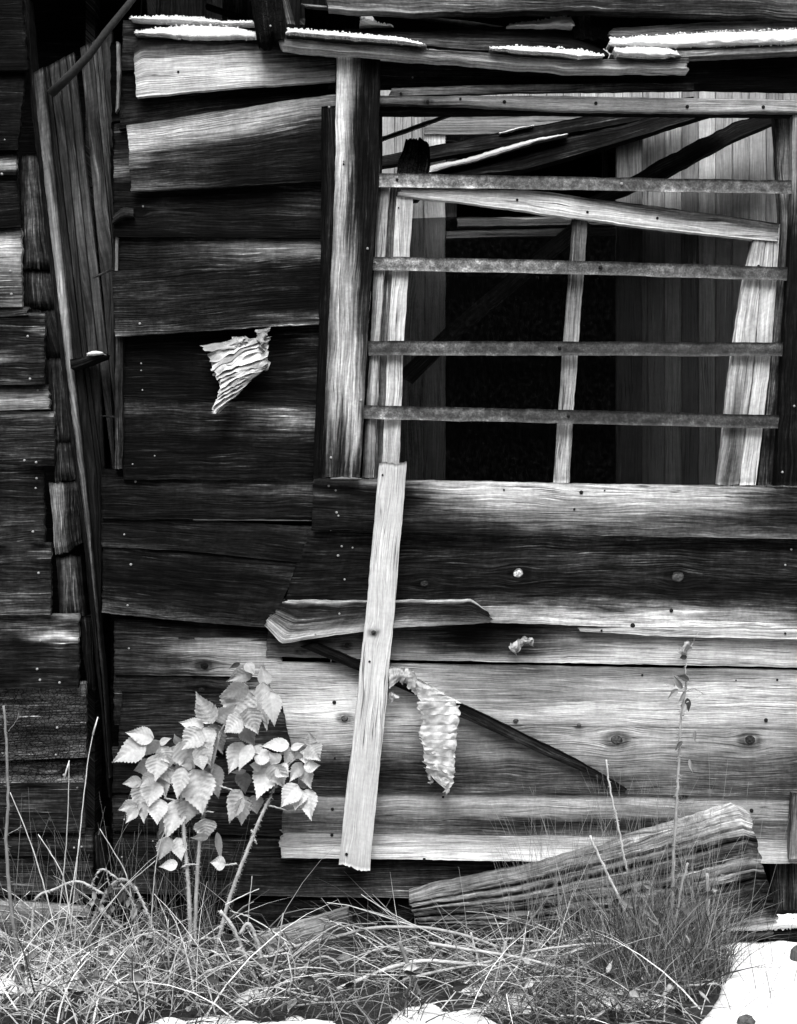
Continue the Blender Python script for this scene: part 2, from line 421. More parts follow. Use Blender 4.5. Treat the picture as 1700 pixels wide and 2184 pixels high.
def soilz(X, Y): return .018 * wav(X, Y, 9, 3) * (np.abs(X) < 3) + .006 * wav(X, Y, 40, 4) * (np.abs(X) < 3) - .01
xs = np.r_[-300, -60, -15, -5, np.linspace(-2.2, 2.2, 150), 5, 15, 60, 300]
ys = np.r_[-300, -60, -15, -5, -3, np.linspace(-1.6, .2, 80), 5, 15, 60, 300]
grid_mesh('ground', xs, ys, soilz, 'soil')
def snowz(X, Y):
    # thick at the right and along the front, melted out under the grass and along the wall foot
    px = 850 + X / (S * (D + Y) / D); py = 1092 + HC / (S * (D + Y) / D)
    n = .55 * wav(X, Y, 11, 7) + .45 * wav(X, Y, 34, 8)
    nl = wav(X, Y, 8, 7)
    edge = 1530 - 45 * np.clip((py - 2110) / 60, 0, 1)
    right = np.minimum(np.clip((px - edge + 22 * nl) / 30, -1, 1), np.clip((py - 2008 + 4 * nl) / 10, -1, 1))
    th = 2205 - 48 * np.clip(1 - np.abs(px - 470) / 260, 0, 1) ** .6 - 66 * np.clip(1 - np.abs(px - 965) / 150, 0, 1) ** .6
    front = np.clip((py - th - 24 * nl - 30 * n) / 14, -1, 1)
    mid = np.clip(1 - np.hypot((px - 1330) / 95, (py - 2128) / 24) - .25 * n, -1, 1) * .8
    lft = np.clip(1 - np.hypot((px - 40) / 110, (py - 2085) / 26) - .3 * nl, -1, 1) * .6
    spk = np.where((px > 150) & (px < 1450) & (py > 2070), np.clip((n + .5 * nl - .42) * 4, -1, 1) * .6, -1)
    mid = np.maximum(mid, spk)
    m = np.maximum(np.maximum(right, np.where(px < 1400, front, -1)), np.maximum(mid, lft))
    far = np.clip((-.9 - Y) / .5, 0, 1); m = np.maximum(m, np.where(far > 0, far * (.4 + n), -1))
    return soilz(X, Y) + np.where(m > 0, .022 * np.power(np.clip(m, 0, 1), .6), .45 * m) + .004 * wav(X, Y, 60, 9)
grid_mesh('snow_ground', np.linspace(-2.0, 2.0, 420), np.linspace(-2.2, .02, 240), snowz, 'snow')
a = np.linspace(math.pi * 1.02, math.pi * 1.98, 60); hv, hf = [], []  # unseen dark hill ring, added to cut low light from the front
for i, t_ in enumerate(a):
    for j, (rr, zz) in enumerate([(17, -1), (19, 4), (22, 9), (27, 13 + 2.5 * rnd.uniform(-1, 1)), (60, 16)]):
        hv.append((rr * math.cos(t_), rr * math.sin(t_), zz))
for i in range(59):
    for j in range(4): hf.append((i * 5 + j, i * 5 + j + 1, (i + 1) * 5 + j + 1, (i + 1) * 5 + j))
me = bpy.data.meshes.new('hill_blocker'); me.from_pydata(hv, [], hf); me.materials.append(M['blocker_dark']); o = link('hill_blocker', me); o['kind'] = 'structure'
# cabin floor
me = bpy.data.meshes.new('floor'); me.from_pydata([(-2.4, .12, .25), (2.6, .12, .25), (2.6, 3, .25), (-2.4, 3, .25)], [], [(0, 1, 2, 3)]); me.materials.append(M['soil']); o = link('floor', me); o['kind'] = 'structure'

# ---------------------------------------------------------------- the main plank wall with its window
wall = empty('plank_wall', W(850, 1985), 'weathered lapped plank wall with bleached and blackened boards around a barred window', 'wall')
def P_(A, B, tone, y=(0, -.02), **k):
    k.setdefault('tuck', 9)
    return board('plank', wall, A, B, tone, y, **k)
# added black boards behind the siding block light through its gaps
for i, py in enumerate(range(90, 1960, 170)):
    board('dark_backing', wall, [(236, py), (705, py)], [(236, py + 168), (705, py + 168)], ['00'], (.075, .075), t=.015, fine=.3)
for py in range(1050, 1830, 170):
    board('dark_backing', wall, [(706, py), (1740, py)], [(706, py + 168), (1740, py + 168)], ['00'], (.075, .075), t=.015, fine=.3)
# upper left corner
P_([(262, 76), (345, 78)], [(258, 150), (345, 148)], ['333', '333', '222'], (.01, 0), tuck=0)
P_([(262, 148), (345, 150)], [(256, 212), (345, 205)], ['211', '111', '211'], (.02, .01))
P_([(254, 200), (500, 180), (715, 170)], [(256, 275), (400, 250), (715, 212)], ['1112211111', '2233222211', '1222211111'], (.012, 0), tuck=0)
P_([(244, 270), (300, 262)], [(243, 400), (300, 400)], ['22', '11', '22', '53', '00'], (.02, .01), tuck=5)
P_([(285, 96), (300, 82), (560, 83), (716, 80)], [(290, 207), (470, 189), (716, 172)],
   ['3222221100', '5444444210', '7888776420', '7888887543', '8888888765', '7888887766'], (-.022, -.045), tuck=0, g=.8, holes=[(380, 153, 3)])  # dark upper right end paints the shadow falling on it
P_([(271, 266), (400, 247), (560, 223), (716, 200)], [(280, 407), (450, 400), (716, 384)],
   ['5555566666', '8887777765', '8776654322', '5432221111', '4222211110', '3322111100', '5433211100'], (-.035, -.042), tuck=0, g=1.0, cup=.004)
P_([(243, 400), (716, 388)], [(240, 505), (716, 508)], ['0000000122', '0111011133', '1021111121', '1111111111', '0000000000'], (.002, -.016),
   knots=[(300, 452, 8)], nails=[(305, 440, 2.5)])
P_([(247, 505), (716, 508)], [(247, 582), (716, 554)], ['0111222111', '1223455565', '1122344554', '1112233333'], (.004, -.006))
P_([(240, 578), (450, 563), (716, 548)], [(245, 717), (450, 704), (716, 690)],
   ['3332233345', '2211110000', '2221111000', '2222111100', '3221111000', '2211110001', '3332222334', '5443333344'], (-.03, -.05), tuck=0, nails=[(298, 690)], g=1.15)
P_([(262, 712), (716, 690)], [(262, 850), (716, 859)], ['0000000000', '0000000143', '0000000011', '0101000133', '0000000011', '1111111112'], (.004, -.014), g=1.1,
   nails=[(301, 775, 2.2), (301, 790, 1.8), (304, 832, 2)])
P_([(262, 850), (716, 859)], [(262, 1022), (700, 1022)], ['4444455566', '4333344443', '1122234455', '1111122333', '0000011111', '0111111111', '0000111110', '1111111100'], (.004, -.018),
   nails=[(330, 972, 2), (283, 990, 2)], g=1.15)
board('corner_strip', wall, [(246, 715), (245, 1000)], [(262, 715), (261, 1000)], ['3332232332', '2222222222'], (-.026, -.026), t=.03)
board('corner_strip', wall, [(248, 84), (250, 150), (247, 235)], [(254, 84), (257, 150), (253, 235)], ['656555'], (-.02, -.02), t=.02, rag=5)
board('corner_strip', wall, [(247, 505), (246, 580)], [(251, 505), (250, 580)], ['55'], (-.02, -.02), t=.02)
board('split_knot_end', wall, [(241, 460), (262, 440), (285, 444)], [(240, 476), (262, 462), (286, 462)], ['333', '222'], (-.02, -.035), t=.03, puff=.01)
P_([(217, 1008), (702, 1022)], [(217, 1105), (680, 1110)], ['0111344555', '1111223343', '0111111111', '1111111111'], (.002, -.014), nails=[(289, 1027, 3)], g=1.1)
P_([(217, 1106), (668, 1132)], [(217, 1166), (400, 1175), (640, 1200)], ['2222222233', '1111111112', '1111111111', '3322111111'], (.002, -.012), nails=[(265, 1140, 2.4)])
P_([(220, 1166), (640, 1200)], [(217, 1306), (350, 1320), (580, 1340)], ['3211111111', '1111111223', '0100000012', '0000000111', '1111111122', '2322211111', '4433333333'], (.0, -.022),
   nails=[(279, 1204), (272, 1291, 2.6)], g=1.1)
P_([(243, 1328), (600, 1345)], [(243, 1364), (600, 1370)], ['2221121111', '2233322222'], (.01, .004), holes=[(340, 1342, 2)])
P_([(243, 1364), (600, 1368)], [(243, 1438), (600, 1445)], ['2334455544', '2334566666', '2333345677', '2223356677'], (.004, -.002), knots=[(436, 1420, 9, 1)], g=.9, nails=[(275, 1383, 2.4)])
P_([(243, 1440), (620, 1445)], [(243, 1546), (620, 1546)], ['2333233467', '2222112345', '2222222222', '1222222222'], (.012, .008), tuck=3, knots=[(430, 1472, 7, 2)])
P_([(261, 1475), (490, 1484), (598, 1490)], [(252, 1605), (620, 1592)], ['1122211110', '2222233222', '2223322233', '1222222222', '1122223222', '2333333333'], (-.018, -.03), tuck=0)
P_([(240, 1604), (640, 1592)], [(240, 1690), (640, 1690)], ['3322222222', '1111222222', '1112222222'], (.004, -.006))
P_([(240, 1690), (640, 1690)], [(240, 1772), (640, 1785)], ['1112222222', '2222222222', '1111111111'], (.006, -.002), nails=[(265, 1748, 2.4)])
P_([(240, 1772), (640, 1785), (1260, 1792)], [(240, 1905), (600, 1912), (1260, 1918)], ['2122222221111', '2233222221111', '2222233322111', '2222223332222', '3333444443333'], (.012, -.004), nails=[(260, 1828, 2.4), (326, 1794, 2)])
P_([(240, 1906), (900, 1916)], [(240, 1990), (872, 1980)], ['1111122211', '1222222222', '1222222221'], (.03, .025), knots=[(840, 1930, 10)], holes=[(520, 1932, 2)])
# lower right
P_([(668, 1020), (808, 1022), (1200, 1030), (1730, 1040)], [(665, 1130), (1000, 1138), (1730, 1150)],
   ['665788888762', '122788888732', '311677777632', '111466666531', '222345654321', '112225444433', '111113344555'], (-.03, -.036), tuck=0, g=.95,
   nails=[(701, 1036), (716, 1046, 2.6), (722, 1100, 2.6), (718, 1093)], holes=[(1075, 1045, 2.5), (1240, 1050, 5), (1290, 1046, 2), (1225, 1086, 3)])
P_([(650, 1139), (1000, 1147), (1730, 1157)], [(592, 1342), (1050, 1328), (1300, 1336), (1730, 1341)],
   ['333344444333', '111123222222', '111222333222', '111122222222', '111111122111', '111111111111', '112233445432', '333356778764', '444467889987'], (.0, -.028), tuck=8, g=1.15,
   knots=[(905, 1245, 9, 3), (1105, 1224, 11, 9), (1445, 1232, 13, 4)], nails=[(729, 1165, 2.8), (721, 1185), (752, 1168, 2.4), (735, 1236, 2.6), (1688, 1172, 2.6), (1675, 1205, 2.6)],
   holes=[(1432, 1302, 5), (1350, 1334, 6)])
board('split_plank', wall, [(610, 1281), (760, 1280), (1006, 1280), (1040, 1302)], [(563, 1332), (600, 1372), (700, 1357), (860, 1338), (1050, 1328)],
      ['8888888884', '1111112211', '2222222222', '4443333222', '5554444333', '7777676544', '6777777665'], (-.052, -.062), t=.022, rag=5, wob=1.6, nails=[(724, 1309, 2.6), (673, 1352, 2.2)], cup=.004)
P_([(572, 1344), (1050, 1340), (1730, 1350)], [(568, 1400), (840, 1407), (1730, 1424)], ['444311456788', '334411467887', '455522588887', '566677888776'], (-.002, -.010), tuck=12, g=.75,  # dark middle columns paint the shadow under the split plank
   knots=[(740, 1378, 6, 3), (640, 1390, 5)])
board('batten', wall, [(1235, 1340), (1400, 1337), (1730, 1339)], [(1235, 1346), (1400, 1357), (1730, 1364)], ['5888888', '5777777', '6888888'], (-.034, -.036), t=.018, holes=[(1283, 1345, 3), (1675, 1351, 3)], g=.7)
P_([(560, 1412), (840, 1415), (1730, 1430)], [(600, 1549), (1100, 1546), (1730, 1556)],
   ['776644555565', '777765566677', '678866678887', '789865677887', '899976888887', '899977888877', '788866677766'], (-.010, -.014), tuck=0, g=.72,
   knots=[(735, 1532, 8, 5)], holes=[(713, 1498, 5), (1634, 1536, 5), (1658, 1450, 3), (1570, 1451, 2), (1370, 1440, 3)])
P_([(600, 1549), (1100, 1546), (1730, 1556)], [(612, 1690), (1100, 1690), (1730, 1700)],
   ['788765677665', '677655777665', '445555666554', '223344555443', '222334445443', '333344445444'], (-.014, -.02), tuck=0, g=.85,
   knots=[(1315, 1578, 13, 4), (1600, 1578, 12, 3), (1100, 1538, 7, 4), (1235, 1546, 6, 4)], holes=[(714, 1617, 3)])
P_([(604, 1691), (1100, 1691), (1730, 1701)], [(600, 1775), (1000, 1779), (1730, 1790)], ['556666666655', '666777777766', '455666655566', '344432222344', '455544444555'], (-.004, -.018), tuck=8, g=.85,
   knots=[(1452, 1700, 7, 3)], holes=[(1603, 1729, 5), (709, 1726, 4), (945, 1700, 3)])
P_([(598, 1776), (1000, 1780), (1730, 1791)], [(602, 1830), (1200, 1838), (1730, 1842)], ['565666666665', '667777777766', '788888888877', '888999999877'], (-.012, -.036), tuck=6, g=.7,
   holes=[(708, 1781, 4), (905, 1833, 4)], rag=4)
board('corner_trim', wall, [(1690, 1690), (1683, 1832)], [(1712, 1690), (1708, 1832)], ['4455', '5555'], (-.055, -.055), t=.03)
board('foundation_post', wall, [(1640, 1838), (1650, 1990)], [(1730, 1838), (1730, 1990)], ['1111', '3333', '2222', '4433', '2222'], (.02, .02), t=.1)
# boards above the window
P_([(700, 96), (808, 108), (1200, 128), (1730, 112)], [(700, 190), (1100, 184), (1730, 196)], ['0001111000', '1111122100', '2222333210', '2222122110', '1111111000'], (-.02, -.026), tuck=0,
   nails=[(880, 165, 2.4)], holes=[(905, 157, 3), (1000, 159, 3)])
board('window_head', wall, [(808, 204), (1200, 205), (1730, 213)], [(808, 224), (1000, 227), (1200, 237), (1730, 241)], ['4566777776', '6677777777', '4467777777', '3355666655'], (-.052, -.052), t=.035, g=.9,
      holes=[(912, 217, 4.5), (982, 211, 3.5), (1076, 217, 4.5), (1271, 220, 4.5), (1466, 227, 4.5), (1628, 228, 4.5)], knots=[(912, 217, 5)])
board('window_head', wall, [(808, 222), (1200, 234), (1730, 238)], [(806, 243), (1200, 242), (1730, 247)], ['1111111222'], (-.03, -.03), t=.035)
board('batten', wall, [(836, 188), (1100, 180), (1480, 176)], [(829, 205), (1100, 197), (1480, 192)], ['7665443332', '4666554332', '5554433221'], (-.056, -.056), t=.02, g=1.1, holes=[(855, 199, 3)])
# casing and frame of the window
board('window_casing', wall, [(686, 226), (683, 600), (668, 1020)], [(722, 226), (720, 600), (712, 1020)], ['0000000000', '2222111111', '1211111111'], (-.05, -.05), t=.03, nails=[(702, 228, 3)])
board('window_casing', wall, [(718, 120), (714, 400), (700, 700), (686, 1018)], [(811, 124), (807, 400), (795, 560), (785, 700), (768, 1018)],
      ['8886555421', '9998766642', '8787788842', '5553577741', '4211477842', '1111257863', '0101125872', '0111113672', '1111113421'], (-.074, -.074), t=.035, g=.95, jit=1.3,
      nails=[(784, 530), (770, 853), (706, 976), (733, 343, 2.6)], holes=[(733, 350, 2.5)])
win = empty('window_frame', W(1240, 700), None, None); del_ = None
win.parent = wall; win.location = [win.location[i] - wall.location[i] for i in range(3)]
def F_(n, A, B, tone, y=(0, 0), **k): return board(n, win, A, B, tone, y, **k)
F_('jamb', [(796, 246), (792, 600), (764, 1020)], [(816, 246), (812, 600), (786, 1020)], ['2222221'], (.03, .03), t=.05)
F_('jamb', [(806, 398), (790, 720), (772, 1020)], [(830, 398), (810, 720), (797, 1020)], ['3455555433', '6788888765', '7788887765'], (-.012, -.012), t=.03, g=.8)
F_('jamb', [(832, 398), (812, 720), (799, 1020)], [(847, 398), (827, 720), (814, 1020)], ['3444444433', '4555555544'], (.002, .002), t=.03)
F_('stile', [(845, 420), (828, 720), (814, 1020)], [(881, 420), (862, 720), (850, 1020)], ['899999988', '888888887', '788888877'], (-.008, -.008), t=.035, g=.7, holes=[(850, 443, 2)])
F_('rail', [(850, 402), (1000, 402), (1150, 408), (1400, 440), (1661, 476)], [(850, 417), (1000, 433), (1200, 461), (1400, 487), (1655, 514)], ['7777322333', '8888864444', '8888888777', '8888888888'], (-.016, -.016), t=.03, g=.8,
   holes=[(1103, 426, 3.5), (1253, 452, 3.5), (1402, 465, 3.5)], rag=3)
F_('mullion', [(1222, 462), (1200, 760), (1180, 1030)], [(1254, 464), (1232, 760), (1214, 1030)], ['3445666677', '5556777777'], (.004, .004), t=.03, g=.85)
F_('mullion', [(1206, 560), (1164, 1030)], [(1219, 560), (1182, 1030)], ['1122', '1123'], (.03, .03), t=.03)  # separate dark strip paints the shaded side of the mullion
F_('stile', [(1608, 506), (1585, 600), (1555, 800), (1530, 1034)], [(1634, 506), (1622, 600), (1605, 800), (1575, 1034)], ['6888876', '7887543', '6887765'], (-.008, -.008), t=.035, g=.85, holes=[(1590, 748, 3)], knots=[(1590, 748, 5)])
F_('stile', [(1635, 506), (1623, 600), (1607, 800), (1577, 1034)], [(1664, 478), (1656, 600), (1641, 800), (1612, 1034)], ['888888', '888888', '777888'], (-.006, -.006), t=.035, g=.75, holes=[(1618, 568, 5)])
F_('jamb', [(1652, 244), (1666, 480), (1643, 800), (1616, 1034)], [(1692, 244), (1690, 480), (1668, 800), (1652, 1034)], ['34445543', '56654323', '64432232'], (.012, .012), t=.04, g=1.2)
F_('jamb', [(1692, 244), (1688, 480), (1668, 800), (1655, 1034)], [(1730, 244), (1730, 1034)], ['7711110', '5211110', '2111111'], (-.04, -.04), t=.04, nails=[(1669, 1007, 3.2), (1694, 866, 3)])
def pane(pts):
    v = [W(x, y, .018) for x, y in pts] + [W(x, y, .021) for x, y in pts]; n = len(pts)
    f = [tuple(range(n)), tuple(range(2 * n - 1, n - 1, -1))] + [(i, i + n, (i + 1) % n + n, (i + 1) % n) for i in range(n)]
    me = bpy.data.meshes.new('glass_pane'); me.from_pydata(v, [], f); me.materials.append(M['glass']); link('glass_pane', me, win)
pane([(872, 466), (1010, 461), (1120, 468), (1230, 462), (1190, 1032), (838, 1026), (852, 800)])
pane([(1240, 470), (1625, 500), (1560, 1034), (1205, 1032)])

# ---------------------------------------------------------------- metal straps nailed over the window
for A, B, tn, lab, nl in [
    ([(804, 369), (1730, 386)], [(804, 398), (1730, 414)], ['5555544444', '5554444444'], 'rusty speckled metal strap nailed over the window, topmost of the four', [(847, 383), (1326, 392, 4)]),
    ([(793, 547), (1200, 555), (1730, 571)], [(793, 576), (1200, 584), (1730, 600)], ['5555544444', '5555444444'], 'rusty metal strap across the window, second from the top, crossing the top of the mullion', [(1281, 570, 5), (800, 560, 3)]),
    ([(785, 727), (1684, 730)], [(785, 757), (1684, 760)], ['4444333333', '4443333333'], 'dark level metal strap across the window, third from the top', [(1194, 742, 4.5), (1678, 741, 3)]),
    ([(776, 864), (1664, 885)], [(776, 893), (1664, 914)], ['4444333333', '4444333333'], 'dark blotched metal strap across the window just above the sill, lowest of four', [(1213, 887, 4)])]:
    s_ = board('metal_strap', None, A, B, tn, (-.03, -.03), t=.004, mat='metal', rel=.002, wob=.9, rag=1, fil=.0008, fine=.6, nails=nl[1:], holes=nl[:1])
    tag(s_, lab, 'metal strap', 'metal straps across the window')

# ---------------------------------------------------------------- left wall
lw = empty('corner_wall', W(60, 1985, -.05), 'dark lapped plank wall at the far left with burnt boards and hewn log corner', 'wall')
def L_(A, B, tone, y=(-.05, -.075), **k):
    k.setdefault('tuck', 8); k.setdefault('g', 1.15)
    return board('plank', lw, A, B, tone, y, **k)
L_([(-20, -20), (45, -20)], [(-20, 150), (60, 150)], ['00', '01', '00'], tuck=0)
L_([(-20, 150), (55, 150)], [(-20, 320), (38, 320)], ['00', '11', '01', '00'], nails=[(10, 298, 2)])
L_([(-20, 320), (36, 316)], [(-20, 372), (34, 372)], ['222', '111', '866', '211'], nails=[(4, 371, 3.4)])
L_([(-20, 372), (34, 372)], [(-20, 487), (45, 484)], ['222', '111', '111', '000'])
L_([(-20, 487), (46, 485)], [(-20, 655), (46, 655)], ['334', '787', '786', '566', '455', '444', '344', '456'], nails=[(13, 497), (22, 578), (24, 627)], tuck=0)
L_([(-20, 653), (60, 655)], [(-20, 676), (62, 672)], ['333', '334'], (-.06, -.065), tuck=0, rag=4)
L_([(-20, 672), (96, 676)], [(-20, 820), (94, 820)], ['333344', '221112', '112254', '111111', '222222', '754322', '111111', '222222', '444321'], (-.055, -.085), nails=[(59, 717), (64, 808)])
L_([(-20, 822), (102, 826)], [(-20, 876), (105, 872)], ['222222', '555555', '566665', '555555'], rag=4, nails=[(80, 832, 2.6)])
L_([(-20, 880), (116, 880)], [(-20, 990), (116, 994)], ['666665', '222222', '122222', '222222', '223322', '111111'], (-.055, -.085), nails=[(52, 982), (77, 986)], tuck=2)
L_([(-20, 988), (93, 992)], [(-20, 1158), (95, 1156)], ['778632', '233321', '111111', '111111', '222222', '122222', '332222', '222322'], nails=[(78, 1020), (76, 1041, 2.4), (70, 1134)], tuck=2)
L_([(-20, 1158), (109, 1160)], [(-20, 1312), (109, 1312)], ['666632', '112233', '222222', '222222', '222222', '222322', '333333', '333222', '444444'], nails=[(82, 1222)], tuck=3)
L_([(-20, 1314), (168, 1312)], [(-20, 1470), (168, 1468)], ['33333366', '44454433', '33344333', '33346886', '11111111', '22111222', '11112111', '11112222', '11111111', '11122211', '22222111'], (-.05, -.085), nails=[(86, 1366), (79, 1427), (85, 1450), (127, 1456)], tuck=3)
L_([(-20, 1468), (184, 1456)], [(-20, 1622), (184, 1616)], ['55566655', '23456654', '22344433', '33443343', '33333333', '22222222', '22223333', '33333344', '44444444'], mat='charwood', nails=[(122, 1552), (119, 1610, 2.6)], tuck=3)
L_([(-20, 1620), (184, 1618)], [(-20, 1670), (184, 1668)], ['44442222', '33332222', '33333222', '55544555'], mat='charwood', nails=[(136, 1653)])
L_([(-20, 1670), (182, 1668)], [(-20, 1776), (182, 1776)], ['55556666', '22222222', '22233222', '12222222', '11222222'], nails=[(165, 1680, 2.6)], tuck=2)
L_([(-20, 1776), (197, 1778)], [(-20, 1824), (197, 1826)], ['22222222', '22222222', '11222211'], nails=[(158, 1808, 2.6), (174, 1806, 2.6)])
L_([(-20, 1824), (198, 1826)], [(-20, 1910), (198, 1908)], ['33334444', '33333333', '22222222', '33333333', '33333333'], knots=[(100, 1842, 7, 1)])
L_([(-20, 1917), (190, 1935)], [(-20, 2040), (200, 2036)], ['77777776', '55554444', '44444433', '44444433', '33333333'], (-.06, -.08), tuck=0)
for A, B, tn, yb in [([(44, 330), (46, 575)], [(98, 330), (128, 575)], ['2222', '3443', '2232', '1111'], 0), ([(47, 577), (48, 660)], [(124, 577), (140, 660)], ['2222', '2332', '1221'], .012),
                 ([(62, 660), (94, 765)], [(138, 660), (156, 765)], ['1111', '2211', '1111'], .01), ([(92, 765), (95, 950)], [(150, 765), (172, 950)], ['1122', '2222', '1111'], 0),
                 ([(115, 948), (117, 1026)], [(158, 940), (168, 1020)], ['3333', '2232', '1112'], -.02), ([(105, 1030), (118, 1186)], [(166, 1026), (175, 1160)], ['5654', '5545', '2222', '2222'], -.025),
                 ([(120, 1186), (127, 1312)], [(172, 1186), (182, 1312)], ['2222', '3443', '3433', '1111'], -.015), ([(168, 1312), (185, 1470)], [(195, 1312), (205, 1470)], ['11', '11'], 0),
                 ([(196, 1780), (200, 1960)], [(218, 1780), (236, 1960)], ['1111', '2211', '1111'], -.01)]:
    board('corner_block', lw, A, B, tn, (-.02 + yb, -.005 + yb), t=.12, puff=.02, rag=3, g=1.3, wob=2)

# ---------------------------------------------------------------- leaning tongue-and-groove panel
lp = empty('leaning_panel', W(232, 1700, .05), 'tall leaning panel of narrow tongue and groove boards narrowing downwards', 'panel')
def V_(A, B, tone, y, n='board', **k): return board(n, lp, A, B, tone, y, **k)
V_([(34, -15), (58, 150), (103, 546), (132, 790), (178, 1160), (214, 1500), (232, 1700)], [(56, -15), (70, 150), (113, 546), (142, 790), (187, 1160), (219, 1500), (234, 1700)], ['0011111000', '1111111110'], (-.03, -.03), 'side_strip', t=.09)
V_([(69, 156), (113, 546), (141, 780), (187, 1160), (217, 1440), (233, 1660)], [(94, 142), (134, 546), (158, 780), (197, 1160), (222, 1440), (236, 1660)], ['3455443222', '4567654322', '2234221111'], (-.03, -.02), 'edge_strip', t=.05, g=.8)
for a0, a1, c0, c1, tn, yy in [(95, 104, 134, 151, '22222111', 0), (104, 125, 151, 166, '33322111', .01), (125, 141, 166, 186, '33433111', .03), (141, 158, 186, 206, '33443211', .05),
                               (170, 197, 210, 241, '33433211', .06), (197, 205, 242, 247, '44432211', .065), (206, 216, 248, 252, '44433211', .07), (217, 240, 253, 256, '33322211', .075)]:
    t0 = 160 - (a0 - 68) * .56; t1 = 160 - (a1 - 68) * .56
    sl0, sl1 = (c0 - a0) / 420, (c1 - a1) / 420
    b0, b1 = c0 + (c0 - a0) * .62, min(c1 + (c1 - a1) * .62, 246)
    d0, d1 = max(b0 + 28, 172), min(b1 + 26, 222)
    yb = 1010
    if b1 - b0 > 5:
        V_([(a0 + 1.2, t0), (c0 + 1.4, 546), (b0 + 1.4, 800), (max(d0, 175), yb), (214, 1330)], [(a1 - 1.4, t1), (c1 - 1.4, 546), (b1 - 1.4, 800), (max(d1, d0 + 4), yb), (217, 1330)], [tn, tn], (yy, yy + .006), t=.02, g=.6, fil=.008, rel=.0006, wob=.4)
    else:
        V_([(a0, t0), (c0, 546), (min(b0, 241), 800)], [(a1 - 1, t1), (c1, 546), (min(b0, 241) + 5, 800)], [tn, tn], (yy, yy + .006), t=.02, g=.6, fil=.006)
board('cleat', lp, [(150, 766), (185, 758), (222, 752)], [(150, 786), (185, 775), (222, 760)], ['222', '111'], (-.07, -.07), t=.09, fine=1.2)
board('peg', lp, [(195, 590), (242, 570)], [(196, 594), (243, 576)], ['33'], (-.07, -.07), t=.008, fine=1.5)
board('peg', lp, [(216, 886), (244, 887)], [(216, 889), (244, 892)], ['33'], (-.07, -.07), t=.008, fine=1.5)
sn = board('snow_patch', None, [(186, 753), (200, 748), (219, 750)], [(184, 758), (200, 758), (221, 755)], ['9'], (-.075, -.075), t=.03, mat='snow', puff=.01, fine=1.5)
tag(sn, 'tiny dab of snow on the wooden cleat of the leaning panel', 'snow')
pl = MB(); pl.tube([W(108, 200, -.04), W(150, 160, -.06), W(190, 118, -.08), W(225, 70, -.08), W(270, 15, -.07), W(300, -25, -.06)], .015, .010, float(alb(.20)), 8)
tag(pl.build('pole', 'plain'), 'dark bent pole lying aslant across the top of the leaning panel', 'pole')
bk = board('shade_backing', None, [(-60, -20), (300, -20)], [(-60, 430), (300, 430)], ['11', '00'], (.22, .22), t=.02, fine=.3); tag(bk, 'black board added for the shade in the corner behind the leaning panel', 'board')  # black boards stand in for the shade in corner and gap
bk = board('shade_backing', None, [(-60, 430), (300, 430)], [(-60, 2010), (300, 2010)], ['00', '00'], (.24, .24), t=.02, fine=.3); tag(bk, 'black boards added for the shade in the narrow gap between both plank walls', 'board')

# ---------------------------------------------------------------- inside: rear wall, fallen beams
iw = empty('inner_wall', W(1240, 1700, 1.25), 'pale vertical board wall inside the ruin with a dark framed opening', 'wall')
YB = 1.25
x = 770; i = 0
while x < 1730:
    wdt = 36
    if 940 < x + 18 < 1330: rng_y = [(-60, 300)]
    else: rng_y = [(-60, 1120)]
    if True:
        for y0, y1 in rng_y:
            t_ = '5' if (i * 7) % 5 else '4'
            t_ = rnd.choice(['8', '7', '7', '8', '6']) if x > 950 else '7'
            board('board', iw, [(x + .6, y0), (x + .6, y1)], [(x + wdt - .6, y0), (x + wdt - .6, y1)], [t_ * 3, t_ * 3], (YB, YB), t=.02, g=.5, wob=.2, fil=.006, fine=.7, rel=.0005)
    x += wdt; i += 1
for A, B, tn, yy, nm in [([(905, 236), (1365, 236)], [(905, 286), (1365, 285)], ['5555', '6666', '5555'], 1.2, 'lintel'), ([(905, 287), (905, 1120)], [(950, 287), (950, 1120)], ['8777', '9888'], 1.2, 'opening_post'),
                     ([(1315, 286), (1315, 1120)], [(1370, 286), (1370, 1120)], ['5655', '6555'], 1.2, 'opening_post'), ([(952, 325), (952, 466)], [(975, 325), (975, 466)], ['55', '44'], 1.28, 'opening_trim'),
                     ([(976, 464), (1314, 461)], [(976, 482), (1314, 478)], ['888', '777'], 1.22, 'sill'), ([(951, 492), (1314, 484)], [(951, 508), (1314, 499)], ['999', '888'], 1.16, 'sill'),
                     ([(1286, 318), (1286, 460)], [(1296, 318), (1296, 460)], ['33'], 1.3, 'opening_trim'), ([(975, 300), (1312, 300)], [(975, 324), (1312, 322)], ['11', '22'], 1.3, 'lintel')]:
    board(nm, iw, A, B, tn, (yy, yy), t=.03, g=.6, fine=.7, rel=.0006)
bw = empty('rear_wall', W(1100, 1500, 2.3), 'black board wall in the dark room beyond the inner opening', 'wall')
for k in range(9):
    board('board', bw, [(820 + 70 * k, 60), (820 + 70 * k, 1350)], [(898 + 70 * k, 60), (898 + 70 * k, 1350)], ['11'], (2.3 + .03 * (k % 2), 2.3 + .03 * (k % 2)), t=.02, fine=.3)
lft = empty('inner_wall', W(500, 1700, 1.25), 'dark boards seen through the gaps at the top left', 'wall')  # same dark tone on all these boards
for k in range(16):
    board('board', lft, [(-40 + 52 * k, -60), (-40 + 52 * k, 700)], [(16 + 52 * k, -60), (16 + 52 * k, 700)], ['11'], (1.27 + .03 * (k % 2), 1.27 + .03 * (k % 2)), t=.02, fine=.3)
